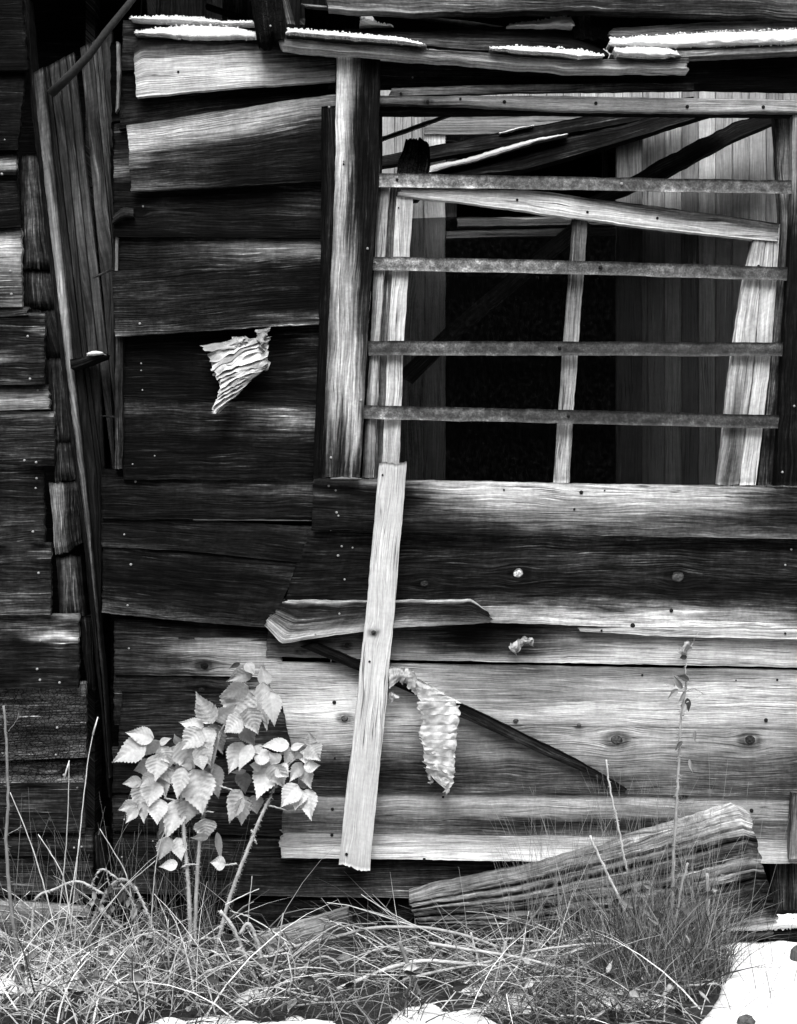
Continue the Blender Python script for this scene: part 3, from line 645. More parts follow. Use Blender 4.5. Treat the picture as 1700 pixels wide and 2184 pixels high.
pw = empty('blocking_wall', (-1.0, .6, .3), 'unseen board wall added to block light inside the ruin, left of the window', 'wall', 'unseen light-blocking walls inside the ruin')  # unseen side walls, added to keep light out of the room
pw2 = empty('blocking_wall', (1.75, .6, .3), 'unseen board wall added to block light inside the ruin, right of the window', 'wall', 'unseen light-blocking walls inside the ruin')
rf = empty('shade_roof', (0, .4, 3.34), 'unseen dark boards added overhead to shade the inside of the ruin', 'shade_roof')  # boards out of view, placed to shade the room except for a slit
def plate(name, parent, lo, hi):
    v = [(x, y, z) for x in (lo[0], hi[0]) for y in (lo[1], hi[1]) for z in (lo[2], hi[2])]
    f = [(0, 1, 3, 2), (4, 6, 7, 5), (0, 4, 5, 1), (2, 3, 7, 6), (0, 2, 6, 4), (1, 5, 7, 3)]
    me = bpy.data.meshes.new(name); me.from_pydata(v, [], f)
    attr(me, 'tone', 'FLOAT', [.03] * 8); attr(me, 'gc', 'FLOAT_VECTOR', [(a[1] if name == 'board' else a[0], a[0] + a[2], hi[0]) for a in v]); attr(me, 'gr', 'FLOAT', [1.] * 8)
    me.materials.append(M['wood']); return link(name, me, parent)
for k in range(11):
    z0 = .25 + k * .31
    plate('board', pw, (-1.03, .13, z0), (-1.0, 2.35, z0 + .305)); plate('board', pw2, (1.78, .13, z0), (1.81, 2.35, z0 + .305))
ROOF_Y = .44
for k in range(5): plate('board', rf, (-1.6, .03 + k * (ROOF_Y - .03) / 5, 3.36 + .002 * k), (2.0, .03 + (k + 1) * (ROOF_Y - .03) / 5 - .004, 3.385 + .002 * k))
plate('blocking_fascia', rf, (-1.6, .0, 3.02), (2.0, .025, 3.38))  # unseen board added to stop light entering over the wall top
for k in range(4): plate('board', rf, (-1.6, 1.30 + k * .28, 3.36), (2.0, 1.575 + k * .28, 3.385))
def beam(name, A, B, tone, y, lab, t=.06, snow=None, cat='beam', **k):
    o = board(name, None, A, B, tone, y, t=t, **k); tag(o, lab, cat); return o
beam('fallen_beam', [(780, 340), (1000, 295), (1330, 232), (1480, 205)], [(780, 360), (1000, 325), (1330, 262), (1480, 232)], ['1111', '2222', '1111'], (1.12, 1.1), 'dark fallen beam behind the charred stub, higher of the two crossing beams')
beam('fallen_beam', [(900, 362), (1100, 318), (1330, 266), (1530, 212)], [(900, 385), (1120, 360), (1330, 300), (1560, 228)], ['3332', '1111', '1111', '2222'], (.92, .88), 'dark fallen beam with a line of snow along its upper edge', t=.08)
sn = board('snow_patch', None, [(915, 353), (1000, 335), (1080, 312), (1150, 293), (1210, 283)], [(915, 366), (1000, 347), (1080, 323), (1150, 301), (1210, 287)], ['9'], (.90, .88), t=.05, mat='snow', puff=.008, wob=1.5, fine=1.6); tag(sn, 'thin line of snow on the slanting fallen beam in the window', 'snow')
sn = board('snow_patch', None, [(1065, 281), (1100, 273), (1140, 266)], [(1065, 284), (1100, 277), (1140, 269)], ['9'], (1.1, 1.1), t=.03, mat='snow', puff=.006, wob=1.5, fine=1.6); tag(sn, 'few specks of snow on the higher fallen beam inside the window', 'snow')
beam('fallen_pole', [(1210, 440), (1280, 410), (1375, 362), (1396, 345), (1500, 294), (1560, 262), (1660, 235)], [(1210, 456), (1330, 412), (1440, 368), (1560, 300), (1680, 248)], ['1111', '2211', '1111'], (1.05, 1.0), 'dark splintered pole leaning across the pale inner boards at upper right', t=.09, cat='pole', rag=6, wob=2.5)
beam('fallen_stick', [(800, 296), (880, 268), (985, 232)], [(800, 305), (880, 278), (985, 239)], ['777', '222', '777'], (.35, .35), 'thin pale stick with snow slanting behind the upper left window corner', t=.012, cat='stick')
st = beam('charred_stub', [(843, 420), (848, 345), (862, 312), (866, 294)], [(905, 420), (918, 345), (916, 312), (909, 300)], ['5541', '4431', '4420'], (.16, .16), 'charred broken post end standing behind the topmost metal strap', t=.07, cat='post', mat='charwood', rag=7, wob=2.2)
beam('fallen_beam', [(845, 800), (960, 690), (1080, 590), (1235, 462)], [(880, 815), (985, 712), (1120, 600), (1262, 480)], ['5566', '6677', '5566'], (.6, .75), 'dim slanting beam behind the lower left window pane', t=.07)
beam('inner_board', [(880, 405), (840, 720), (835, 1060)], [(902, 405), (905, 720), (905, 1060)], ['8888', '9988'], (.95, .95), 'upright inner board just right of the left window stile', t=.03, cat='board')

# ---------------------------------------------------------------- roof wreckage along the top, with snow
def top(name, A, B, tone, y, lab, **k):
    cat = k.pop('cat', 'plank'); o = board(name, None, A, B, tone, y, **k); return tag(o, lab, cat)
top('roof_plank', [(262, 42), (400, 46), (560, 56)], [(262, 76), (400, 84), (560, 88)], ['3222', '2222', '1111'], (.06, .03), 'short dark plank under the snow at the upper left of the wall', t=.1)
top('broken_plank', [(592, 80), (700, 90), (1000, 109), (1210, 127), (1390, 128), (1465, 122)], [(596, 98), (700, 108), (1000, 130), (1220, 148), (1470, 148)], ['4444455544', '5544555544', '6655666676', '8888888899'], (-.12, -.12),
    'long broken plank with a bleached lower edge jutting out over the window', t=.06, rag=5, wob=1.8, g=1.1)
top('roof_plank', [(620, 66), (860, 57), (1150, 56), (1225, 62), (1296, 112)], [(600, 82), (900, 97), (1200, 120), (1300, 119)], ['1111122100', '2223222100', '2233332100'], (.02, -.09), 'dark plank lying behind the snow on the long broken plank', t=.03, g=.8)
top('roof_plank', [(1302, 60), (1500, 48), (1730, 41)], [(1308, 118), (1450, 122), (1730, 108)], ['5666666', '5555666', '2333333', '4444444', '6555555'], (-.03, -.1), 'grey plank with a thick bank of snow at the upper right', t=.05, rag=5)
top('roof_plank', [(690, -25), (1730, -25)], [(700, 18), (900, 27), (1200, 22), (1350, 25), (1730, 38)], ['7777777777', '6777776666', '4444332233', '3444322224', '7653222334'], (-.05, -.08), 'weathered plank running along the very top edge, bleached above', t=.05, wob=2)
top('roof_plank', [(770, 0), (1730, 2)], [(830, 80), (1730, 84)], ['0000', '0100'], (.12, .12), 'black plank added for the shade in the slot under the topmost plank', t=.02, fine=.5)  # black board put in as the shade between the top planks
top('roof_plank', [(640, 7), (860, 26)], [(655, 14), (860, 32)], ['6666', '4444'], (-.03, -.03), 'thin pale splinter hanging below the topmost plank', t=.02)
top('roof_plank', [(850, 28), (1000, 45), (1085, 58)], [(850, 33), (1000, 53), (1090, 63)], ['4455', '3344'], (.05, .05), 'thin slanting splinter under the topmost plank', t=.02)
top('charred_post', [(533, -20), (540, 40), (548, 88)], [(598, -20), (603, 40), (606, 78)], ['100', '111', '010', '110'], (-.13, -.13), 'deeply charred alligatored post hanging at top centre left', t=.08, mat='charwood', cat='post', rag=6, g=1.3, puff=.012, nails=[(577, 55, 2.6)])
top('stick', [(596, -15), (612, 50)], [(612, -15), (629, 52)], ['444', '333'], (-.06, -.06), 'short grey stick beside the charred post', t=.015, cat='stick')
top('upright_board', [(283, -15), (283, 44)], [(312, -15), (314, 44)], ['33', '22'], (.3, .3), 'narrow grey board standing behind the snow at far upper left', t=.02, cat='board')
top('upright_board', [(474, -15), (474, 50)], [(542, -15), (542, 50)], ['44', '44'], (.3, .3), 'grey board standing behind the charred post', t=.02, cat='board', holes=[(500, 14, 3)])
top('upright_board', [(650, 10), (650, 62)], [(768, 10), (768, 62)], ['11', '11'], (.3, .3), 'dark board standing between splinter and snow at top middle', t=.02, cat='board')
top('stick', [(440, 6), (550, 42)], [(438, 14), (552, 54)], ['11', '11'], (.2, .2), 'black slanting stick above the long snow strip', t=.03, cat='stick')
top('burnt_stub', [(1218, 24), (1226, 80)], [(1300, 24), (1298, 84)], ['00', '31', '00', '00'], (-.02, -.02), 'black burnt stub between the two snowy planks at upper right', t=.08, mat='charwood', cat='post', rag=5)
def snow(A, B, y, lab, **k):
    k.setdefault('puff', .014); k.setdefault('wob', 1.7); k.setdefault('fine', 2.2); k.setdefault('rag', 4)
    sp = tag(board('snow_patch', None, A, B, ['9'], y, t=.05, mat='snow', **k), lab, 'snow')
    a, c = resamp(np.array(A, float), 300), resamp(np.array(B, float), 300); m = MB()
    L = np.hypot(*(a[0] - a[-1]))
    for q in range(int(L * 1.1)):
        i = rnd.randrange(300); f = rnd.choice([rnd.uniform(-.12, .25), rnd.uniform(-.1, .2), rnd.uniform(.85, 1.05), rnd.random()])
        p = a[i] * (1 - f) + c[i] * f; P = W(p[0], p[1], y[0] * (1 - f) + y[1] * f - k['puff'] * .55 * math.sin(math.pi * min(max(f, 0), 1))); r_ = rnd.uniform(.0016, .0048); b0 = len(m.v)
        for d in ((1, 0, 0), (0, 1, 0), (-1, 0, 0), (0, -1, 0), (0, 0, 1), (0, 0, -1)):
            m.v.append(tuple(P[z] + d[z] * r_ * rnd.uniform(.6, 1.3) + rnd.uniform(-.3, .3) * r_ for z in range(3))); m.t.append(.6)
        for z in range(4): m.f += [(b0 + z, b0 + (z + 1) % 4, b0 + 4), (b0 + (z + 1) % 4, b0 + z, b0 + 5)]
    cr = m.build('snow_crystals', 'snow', sp, smooth=False); cr['kind'] = 'stuff'
snow([(277, 36), (370, 34), (430, 38), (480, 46), (538, 45)], [(277, 40), (370, 45), (430, 49), (500, 51), (542, 50)], (.02, .01), 'long thin strip of snow on the uppermost ledge at upper left')
snow([(288, 66), (340, 60), (400, 56), (500, 58), (545, 70)], [(288, 71), (345, 76), (400, 83), (500, 83), (558, 82)], (-.015, -.035), 'thick strip of snow lying on top of the pale upper left plank', puff=.02)
snow([(612, 61), (700, 66), (800, 76), (860, 82), (905, 94)], [(612, 72), (700, 80), (800, 88), (860, 93), (908, 96)], (-.12, -.13), 'snow strip on the left half of the long broken plank', puff=.02)
snow([(1045, 101), (1100, 98), (1180, 102), (1240, 106), (1288, 118)], [(1048, 104), (1120, 113), (1200, 116), (1240, 124), (1288, 121)], (-.12, -.135), 'snow heap on the right half of the long broken plank', puff=.018)
snow([(1300, 82), (1400, 75), (1560, 68), (1730, 62)], [(1300, 96), (1400, 101), (1560, 98), (1730, 93)], (-.07, -.09), 'thick bank of snow along the grey upper right plank', puff=.022)
snow([(1312, 104), (1360, 100), (1420, 103), (1446, 112)], [(1318, 118), (1370, 124), (1420, 122), (1448, 118)], (-.12, -.13), 'rounded lump of snow on the broken end of the long plank', puff=.025)
snow([(1088, 52), (1150, 44), (1195, 34), (1222, 36), (1230, 50)], [(1085, 56), (1150, 56), (1195, 56), (1222, 58), (1232, 57)], (.0, -.015), 'snow tuft under the topmost plank left of the burnt stub')
snow([(766, 36), (790, 44), (835, 54)], [(766, 58), (800, 58), (838, 58)], (.06, .06), 'small wedge of snow at top middle behind the splinter', puff=.01)
snow([(960, 54), (990, 51), (1012, 56)], [(960, 57), (990, 57), (1012, 58)], (.015, .01), 'low speck of snow on the dark plank top', puff=.008) if False else None

# ---------------------------------------------------------------- loose plank and poles on the wall
lo_ = board('loose_plank', None, [(808, 986), (786, 1250), (762, 1480), (722, 1844)], [(868, 988), (846, 1250), (822, 1520), (788, 1858)], ['8888888888', '8898888888', '8888898888', '7888888888'], (-.085, -.085), t=.024, g=.42, rag=3, jit=.6,
            nails=[], holes=[(816, 1013, 2.6), (797, 1350, 4), (788, 1411, 3), (739, 1822, 4)], knots=[(797, 1349, 6, 4)])
tag(lo_, 'pale bare plank slanting down from the window sill to the wall foot', 'plank')
o = board('dark_pole', None, [(672, 1370), (850, 1445), (1000, 1508), (1230, 1620), (1338, 1684)], [(640, 1380), (840, 1462), (985, 1530), (1200, 1628), (1336, 1686)], ['0000000', '1111222', '0112222', '0111111'], (-.045, -.045), t=.03, jit=.5)
tag(o, 'dark pole slanting behind the pale plank and the hanging nest scrap', 'pole')

# ---------------------------------------------------------------- wasp nest scraps
def nest(label, sheets):
    root = empty('wasp_nest', W(sheets[0][0][0][0], sheets[0][0][0][1], -.04), label, 'wasp nest')
    for A, B, tn, y, rd in sheets:
        n = max(2, int(rd[1] * (1.3 if rd[0] > .0095 else 1.0))); sk = (.045 if rd[0] > .0095 else .012) * rd[2]; soft = 1 if rd[0] > .0095 else .45
        a, b_ = resamp(np.array(A, float), 400), resamp(np.array(B, float), 400)
        pick = lambda p, u: p[int(np.clip(u, 0, 1) * 399)]
        for k in range(n):
            u0 = k / n - .3 / n + rnd.uniform(-.12, .12) / n; u1 = (k + 1.35) / n + rnd.uniform(-.2, .2) / n
            s0, s1 = sk * (1 if 0 < k < n - 1 else .3) , -sk * (1 if 0 < k < n - 1 else .3)
            up, lo = [], []
            for q in np.linspace(0, 1, 12):
                bow = .10 / n * math.sin(q * math.pi + k) * 3 + rnd.uniform(-.3, .3) / n
                ua, ub = u0 + s0 * (1 - q) + s1 * q, u1 + s0 * (1 - q) + s1 * q + bow
                up.append(pick(a, ua) * (1 - q) + pick(b_, ua) * q); lo.append(pick(a, ub) * (1 - q) + pick(b_, ub) * q)
            yo = rnd.uniform(-.003, .003) * soft
            t_ = ''.join(rnd.choice('788986' if soft == 1 else '99898') if len(tn[0]) > 5 else rnd.choice('6778') for _ in range(5))
            bulge = .016 * math.sin(math.pi * min(1, (k + .6) / n))
            board('paper_sheet', root, up, lo, [t_, t_], (y[0] + yo + .004 * soft, y[1] + yo - .009 * soft), t=.0015, mat='paper', wob=2.0, rag=4.5, fine=2.0, fil=0, rel=.003, tuck=0,
                  dy=lambda u, v, bg=bulge: -bg * np.sin(np.pi * np.clip(u, 0, 1)) ** .7 + .002 * np.sin(17 * u + 5 * v + 40 * bg))
nest('torn grey wasp nest paper hanging under a dark plank left of the window', [
    ([(424, 736), (442, 748), (450, 768), (455, 790), (461, 810), (473, 824), (463, 845), (454, 870), (456, 882)], [(577, 718), (566, 752), (572, 780), (542, 806), (528, 816), (508, 840), (488, 862), (474, 874), (468, 882)], ['6789998999', '9898989999', '7888989899', '6667889899'], (-.06, -.06), (.010, 13, 3.0)),
    ([(545, 704), (550, 720), (556, 752)], [(574, 700), (567, 722), (563, 756)], ['677', '767', '676'], (-.07, -.07), (.006, 5, .5)),
    ([(470, 734), (490, 724), (508, 714), (540, 726)], [(470, 748), (500, 748), (540, 745)], ['4454', '5555'], (-.05, -.055), (.006, 5, 1)),
    ([(562, 762), (576, 772)], [(552, 782), (572, 790)], ['55', '44'], (-.05, -.05), (.006, 2, 1))])
nest('long pale strip of wasp nest paper hanging over the dark pole', [
    ([(889, 1446), (893, 1475), (888, 1490), (896, 1512), (899, 1530), (897, 1556), (901, 1585), (906, 1606), (902, 1632), (918, 1652), (936, 1672)], [(908, 1455), (940, 1474), (984, 1500), (982, 1512), (974, 1535), (976, 1556), (973, 1580), (970, 1612), (968, 1640), (965, 1668), (955, 1688)], ['9999999999', '9999989989', '9999999999', '8999999999'], (-.095, -.08), (.009, 15, -2.4)),
    ([(830, 1424), (846, 1421), (862, 1427), (876, 1433), (898, 1452)], [(832, 1464), (845, 1456), (856, 1450), (872, 1466), (892, 1480)], ['88888', '89788', '78887'], (-.09, -.085), (.007, 6, .8)),
    ([(828, 1474), (840, 1480), (852, 1486)], [(830, 1498), (842, 1496), (850, 1494)], ['666', '555'], (-.06, -.06), (.004, 3, .5)),
    ([(903, 1636), (912, 1652), (914, 1668)], [(916, 1640), (920, 1654), (920, 1672)], ['88', '88'], (-.075, -.07), (.004, 3, .5)),
    ([(948, 1680), (950, 1694)], [(962, 1664), (955, 1696)], ['88', '88'], (-.08, -.07), (.003, 2, .5))])
nest('small pale curl of nest paper stuck on the board right of the pale plank', [
    ([(1082, 1376), (1096, 1372), (1108, 1364)], [(1088, 1386), (1100, 1394), (1114, 1386)], ['888', '888'], (-.03, -.03), (.004, 3, 1)),
    ([(1108, 1364), (1122, 1356), (1138, 1358)], [(1112, 1378), (1124, 1370), (1138, 1374)], ['777', '888'], (-.035, -.035), (.004, 3, 1))])
nest('tiny scrap of nest paper near the top of the thorny dry stem', [
    ([(1446, 1392), (1456, 1376), (1466, 1366)], [(1458, 1402), (1466, 1390), (1474, 1376)], ['888', '788'], (-.03, -.03), (.004, 3, 1))])

# ---------------------------------------------------------------- timbers on the ground
tb = empty('hewn_timber', W(1250, 1960, -.2), 'large split hewn timber leaning up to the right at the wall foot', 'timber')
def grooves(spec, seed):
    r = np.random.default_rng(seed)
    def f(u, v):
        nu, nv = u.shape; y = np.zeros_like(u)
        for v0, dep, wdt, drift in spec:
            c = v0 + drift * (u - .5) + .005 * vn(nu, 1, 4, 1, r) + .004 * vn(nu, 1, 50, 1, r)
            y += dep * np.exp(-np.abs((v - c) / wdt) ** 1.5) * (.6 + .6 * vn(nu, 1, 6, 1, r) ** 2)
        lv = np.sort(r.uniform(0, 1, 9)); st = r.uniform(-.006, .006, 10)
        y += st[np.searchsorted(lv, np.clip(v + .006 * vn(nu, nv, 5, 3, r), 0, 1))] + .004 * vn(nu, nv, 60, 24, r)
        return y
    return f
board('timber_body', tb, [(870, 1916), (1100, 1866), (1350, 1792), (1575, 1727), (1598, 1736)], [(900, 1994), (1150, 2012), (1450, 1998), (1662, 1962)],
      ['5655566667', '5656666666', '3444456667', '5655455556', '4455544533', '6656654443', '3244553433', '4344556664', '2343455565', '4455566541', '3455555422', '5444344442', '2343444532', '3333343441', '2232333431', '3323333332', '3333333555'],
      (-.12, -.17), t=.13, rag=4, wob=1.6, g=1.25, dy=grooves([(.15, .022, .012, .03), (.27, .03, .014, -.02), (.40, .012, .006, .05), (.52, .02, .008, .01), (.63, .03, .010, -.03), (.74, .016, .006, .02), (.83, .02, .008, .01), (.91, .014, .006, 0)], 5), fine=1.3)
o = board('low_plank', None, [(540, 2000), (640, 1968), (740, 1938)], [(560, 2080), (680, 2060), (790, 2040)], ['777765', '666633', '555532', '444433', '333444', '333333'], (-.10, -.13), t=.03, rag=4, wob=2, g=1.1)
tag(o, 'short grey plank end lying against the wall foot below the pale plank', 'plank')
o = board('ground_beam', None, [(1240, 1968), (1500, 1966), (1730, 1960)], [(1240, 2006), (1500, 2012), (1650, 2010), (1730, 2006)], ['1111', '1111', '3322', '1111'], (-.1, -.12), t=.1, rag=4, wob=2, g=1.3)
tag(o, 'dark half buried beam under snow at the lower right corner', 'beam')
snow([(1240, 1962), (1400, 1962), (1560, 1960), (1730, 1958)], [(1240, 1972), (1400, 1978), (1500, 1986), (1620, 1984), (1730, 1978)], (-.13, -.14), 'flat strip of snow on the dark beam at lower right', puff=.02)
o = board('split_branch', None, [(1380, 1996), (1500, 2000), (1650, 1990)], [(1380, 2008), (1500, 2014), (1640, 1998)], ['444', '333', '222'], (-.15, -.15), t=.03, rag=5); tag(o, 'grey splintered branch on the snow edge below the dark beam', 'branch')
def stone(px, py, rx, rz, lab):
    n, m = 12, 8; v, f = [], []
    c = G(px, py); r = np.random.default_rng(int(px))
    for j in range(m):
        th = math.pi * j / (m - 1)
        for i in range(n):
            a = 2 * math.pi * i / n; k = 1 + r.uniform(-.14, .14)
            v.append((c[0] + rx * k * math.sin(th) * math.cos(a), c[1] + rx * .8 * k * math.sin(th) * math.sin(a), .6 * rz + rz * k * math.cos(th)))
    for j in range(m - 1):
        for i in range(n): f.append((j * n + i, (j + 1) * n + i, (j + 1) * n + (i + 1) % n, j * n + (i + 1) % n))
    me = bpy.data.meshes.new('stone'); me.from_pydata(v, [], f); me.materials.append(M['stony']); tag(link('stone', me), lab, 'stone')
stone(1700, 2058, .022, .035, 'dark rounded stone in the snow at the right edge')
stone(1592, 2186, .024, .016, 'dark clod poking through the snow at the bottom right')

# ---------------------------------------------------------------- raspberry bush
bush = empty('raspberry_bush', W(425, 2040, -.28), 'pale leafy raspberry bush growing before the dark planks', 'bush')
def cane(parent, pts, y, r0, r1, tone, name='cane', bristles=0, blen=.008, n=6, ys=None):
    q_ = np.array(pts, float)
    for _ in range(2):
        if len(q_) > 2: q_ = np.r_[q_[:1], np.stack([.75 * q_[:-1] + .25 * q_[1:], .25 * q_[:-1] + .75 * q_[1:]], 1).reshape(-1, 2), q_[-1:]]
    p = resamp(q_, max(8, len(pts) * 5))
    m = MB(); P3 = []
    for i, q in enumerate(p):
        yy = y if ys is None else y + (ys - y) * i / (len(p) - 1)
        P3.append(np.array(W(q[0] + rnd.uniform(-1, 1) * (1.3 if bristles and name != 'cane' else .6), q[1] + rnd.uniform(-.6, .6), yy + rnd.uniform(-.003, .003))))
    m.tube(P3, r0, r1, tone, n)
    for k in range(bristles):
        i = rnd.randrange(len(P3) - 1); f = rnd.random()
        a = rnd.uniform(0, 6.28); d = np.array([math.cos(a), math.sin(a) * .7, rnd.uniform(-.6, .1)]); d /= np.linalg.norm(d)
        m.bristle(P3[i] * (1 - f) + P3[i + 1] * f + d * r1 * .8, d, blen * rnd.uniform(.5, 1.2), .0013, tone * 1.15)
    return m.build(name, 'grassy', parent)
cl = float(alb(.70))
cane(bush, [(386, 1680), (391, 1760), (399, 1850), (404, 1920), (408, 2050)], -.30, .0052, .007, cl, bristles=260, ys=-.26)
cane(bush, [(470, 1560), (455, 1620), (440, 1700), (426, 1790), (419, 1880), (414, 2050)], -.28, .0048, .0068, cl * .9, bristles=240, ys=-.25)
cane(bush, [(600, 1655), (586, 1680), (556, 1742), (517, 1840), (491, 1910), (470, 1985), (455, 2050)], -.30, .005, .0072, cl, bristles=280, ys=-.26)
for a_ in [[(565, 1716), (590, 1722), (612, 1728)], [(470, 1677), (495, 1684), (515, 1692)], [(350, 1702), (370, 1706), (390, 1712)], [(388, 1850), (405, 1842), (425, 1845)], [(505, 1842), (480, 1845), (465, 1850)],
           [(420, 1735), (440, 1730), (455, 1732)], [(536, 1770), (545, 1795), (548, 1800)], [(470, 1560), (490, 1530), (520, 1480)], [(600, 1655), (625, 1620), (660, 1590)], [(390, 1690), (370, 1650), (340, 1610)], [(450, 1640), (440, 1590), (430, 1560)], [(600, 1655), (620, 1640), (660, 1680)]]:
    cane(bush, a_, -.29, .003, .002, cl * .9, 'twig', bristles=14)
LEAVES = """1000 70 925 115 30 4;1040 100 920 190 50 4;1050 70 1110 150 60 6;1095 140 920 205 75 7;1060 255 870 330 115 7;1020 265 950 520 195 8;1205 240 1168 100 75 6;1175 225 1200 545 145 8;1235 290 1265 525 105 7
1060 280 1190 500 135 6;1055 420 1130 595 125 7;1010 490 890 590 120 7;1025 550 1105 690 95 6;790 530 680 320 125 8;725 570 560 525 95 8;820 515 960 410 100 7;705 580 565 720 125 8;720 565 785 725 115 8
790 540 860 745 120 6;690 690 772 835 115 7;550 680 640 890 145 8;545 700 505 625 55 7;525 705 470 850 80 8;280 675 55 810 140 7;340 640 150 605 95 8;385 670 260 775 85 7;385 685 465 645 45 7;395 715 460 830 95 8
380 770 355 960 120 8;340 850 205 890 95 7;415 840 475 980 95 6;250 970 118 990 65 8;340 920 250 1000 75 7;275 990 230 1185 120 8;345 970 310 1150 125 8;400 910 430 1085 95 7;215 1145 85 1190 75 8
215 1170 140 1280 65 8;262 1135 265 1278 85 8;375 1105 370 1283 115 8;545 1115 450 1392 120 8;490 1190 380 1375 70 7;625 1110 590 1290 125 7;650 890 710 1192 195 8;565 870 515 1082 120 7;610 865 488 900 85 7
775 850 838 1078 125 6;695 770 722 875 80 7;1020 680 928 888 120 7;1090 695 998 868 85 7;1045 895 940 910 32 6;1015 900 1040 1052 90 5;1000 1045 915 1268 125 7;1035 1092 1020 1288 110 8;1105 1085 1130 1210 95 5
1110 790 1268 775 90 8;1235 830 1140 1082 155 9;1170 860 1085 850 65 8;1250 850 1325 1010 120 8;1290 860 1365 930 90 8;1375 690 1185 695 80 8;1385 715 1300 772 45 8;1395 735 1350 842 65 8;1530 700 1600 805 120 7
1540 700 1530 608 65 6;1495 735 1500 832 90 8;1475 835 1390 962 80 8;1490 865 1602 852 65 8;1495 870 1532 1015 95 8;1510 1020 1448 940 75 6;1440 1000 1328 1152 110 8;1450 1030 1425 1175 105 8;1510 1035 1530 1245 115 8
1390 722 1485 690 45 8;1120 700 1150 760 70 7;455 1400 400 1562 105 8;525 1405 556 1562 90 8;525 1600 400 1622 65 8;890 1600 785 1592 75 8;735 1265 742 1405 120 7;760 1390 640 1412 55 7;830 1365 857 1568 42 5;392 1345 396 1445 40 4
1470 760 1420 800 60 7;1300 830 1230 760 70 8;640 840 560 850 70 7;430 960 360 1010 70 6;500 780 560 850 70 7"""
for it in LEAVES.replace('\n', ';').split(';'):
    x0, y0, x1, y1, wd, tn = [float(q) for q in it.split()]
    m = MB(); yd = -.31 + rnd.uniform(-.035, .03)
    if tn < 7: yd += .05
    cv = lambda x, y: (231.2 + .28 * x, 1394 + .28 * y)
    x1, y1 = x0 + 1.12 * (x1 - x0), y0 + 1.12 * (y1 - y0)
    L_px = math.hypot(x1 - x0, y1 - y0)
    p0 = W(*cv(x0, y0), yd); p1 = W(*cv(x1, y1), yd - rnd.uniform(-.25, .35) * L_px * .28 * S)
    m.leaf(p0, p1, wd * .28 * S * 1.5, float(alb([0, .1, .2, .3, .44, .55, .65, .74, .81, .86][int(tn)])), rnd.uniform(-.65, .65), curl=rnd.uniform(.05, .38), pleat=rnd.uniform(.6, 1.2))
    m.build('leaf', 'leafy', bush)

# ---------------------------------------------------------------- dry canes and stalks that can be told apart
def dead(name, lab, cat, branches, y, tone=.7, group=None):
    root = empty(name, W(branches[0][0][-1][0], branches[0][0][-1][1], y), lab, cat, group)
    for k, (pts, r0, r1, br) in enumerate(branches):
        cane(root, pts, y + rnd.uniform(-.02, .02), r0, r1, float(alb(tone * rnd.uniform(.85, 1.1))), 'stem' if k == 0 else 'twig', bristles=br, blen=.012)
    return root
th = dead('thorny_stem', 'single upright thorny dry stem before the pale boards at right', 'stem', [
    ([(1462, 1440), (1464, 1470), (1453, 1520), (1450, 1560), (1447, 1640), (1442, 1740), (1436, 1835), (1432, 1990)], .003, .0062, 240), ([(1464, 1475), (1480, 1465), (1500, 1480)], .0018, .0012, 6), ([(1458, 1500), (1485, 1490), (1496, 1478)], .0016, .001, 4),
    ([(1462, 1440), (1464, 1400), (1480, 1365), (1490, 1350)], .002, .001, 8)], -.24, .72)
for q in ["1440 1462 1415 1455 16", "1446 1470 1425 1490 14", "1455 1470 1435 1440 13", "1462 1475 1450 1500 14", "1466 1490 1470 1520 14", "1470 1450 1445 1440 15", "1462 1500 1455 1525 11", "1464 1400 1448 1405 12", "1474 1380 1462 1392 12", "1482 1560 1480 1585 10", "1455 1580 1440 1600 9", "1470 1620 1476 1650 9"]:
    x0, y0, x1, y1, wd = map(float, q.split()); m = MB()
    m.leaf(W(x0, y0, -.25), W(x1, y1, -.25 + rnd.uniform(-.02, .02)), wd * S, float(alb(rnd.choice([.3, .45, .55, .6]))), rnd.uniform(-.9, .9), curl=.5, fold=.4); m.build('withered_leaf', 'leafy', th)
bc = dead('bent_cane', 'bent over fuzzy dead cane arching at the lower left', 'cane', [
    ([(292, 1900), (270, 1874), (246, 1876), (218, 1918), (197, 1960), (190, 2030), (186, 2090)], .0042, .005, 420), ([(258, 1884), (282, 1915), (294, 1960), (296, 2010), (284, 2060), (268, 2115)], .0028, .0032, 160), ([(286, 1888), (308, 1930), (330, 1990), (342, 2030)], .0032, .0038, 160),
    ([(216, 1940), (238, 1962), (260, 1979)], .004, .0042, 60), ([(204, 1998), (225, 1993), (246, 1990)], .003, .0025, 30), ([(194, 1894), (204, 1868), (217, 1850), (235, 1862), (252, 1876)], .003, .003, 30),
    ([(226, 1850), (230, 1870), (233, 1892)], .002, .002, 8), ([(222, 1908), (195, 1890), (160, 1875), (120, 1896), (78, 1908), (70, 1940), (66, 2010), (64, 2090)], .0035, .0045, 160), ([(218, 1945), (232, 1975), (240, 1978)], .002, .002, 10), ([(205, 2000), (222, 2020), (228, 2030)], .0025, .002, 10)], -.34, .66)
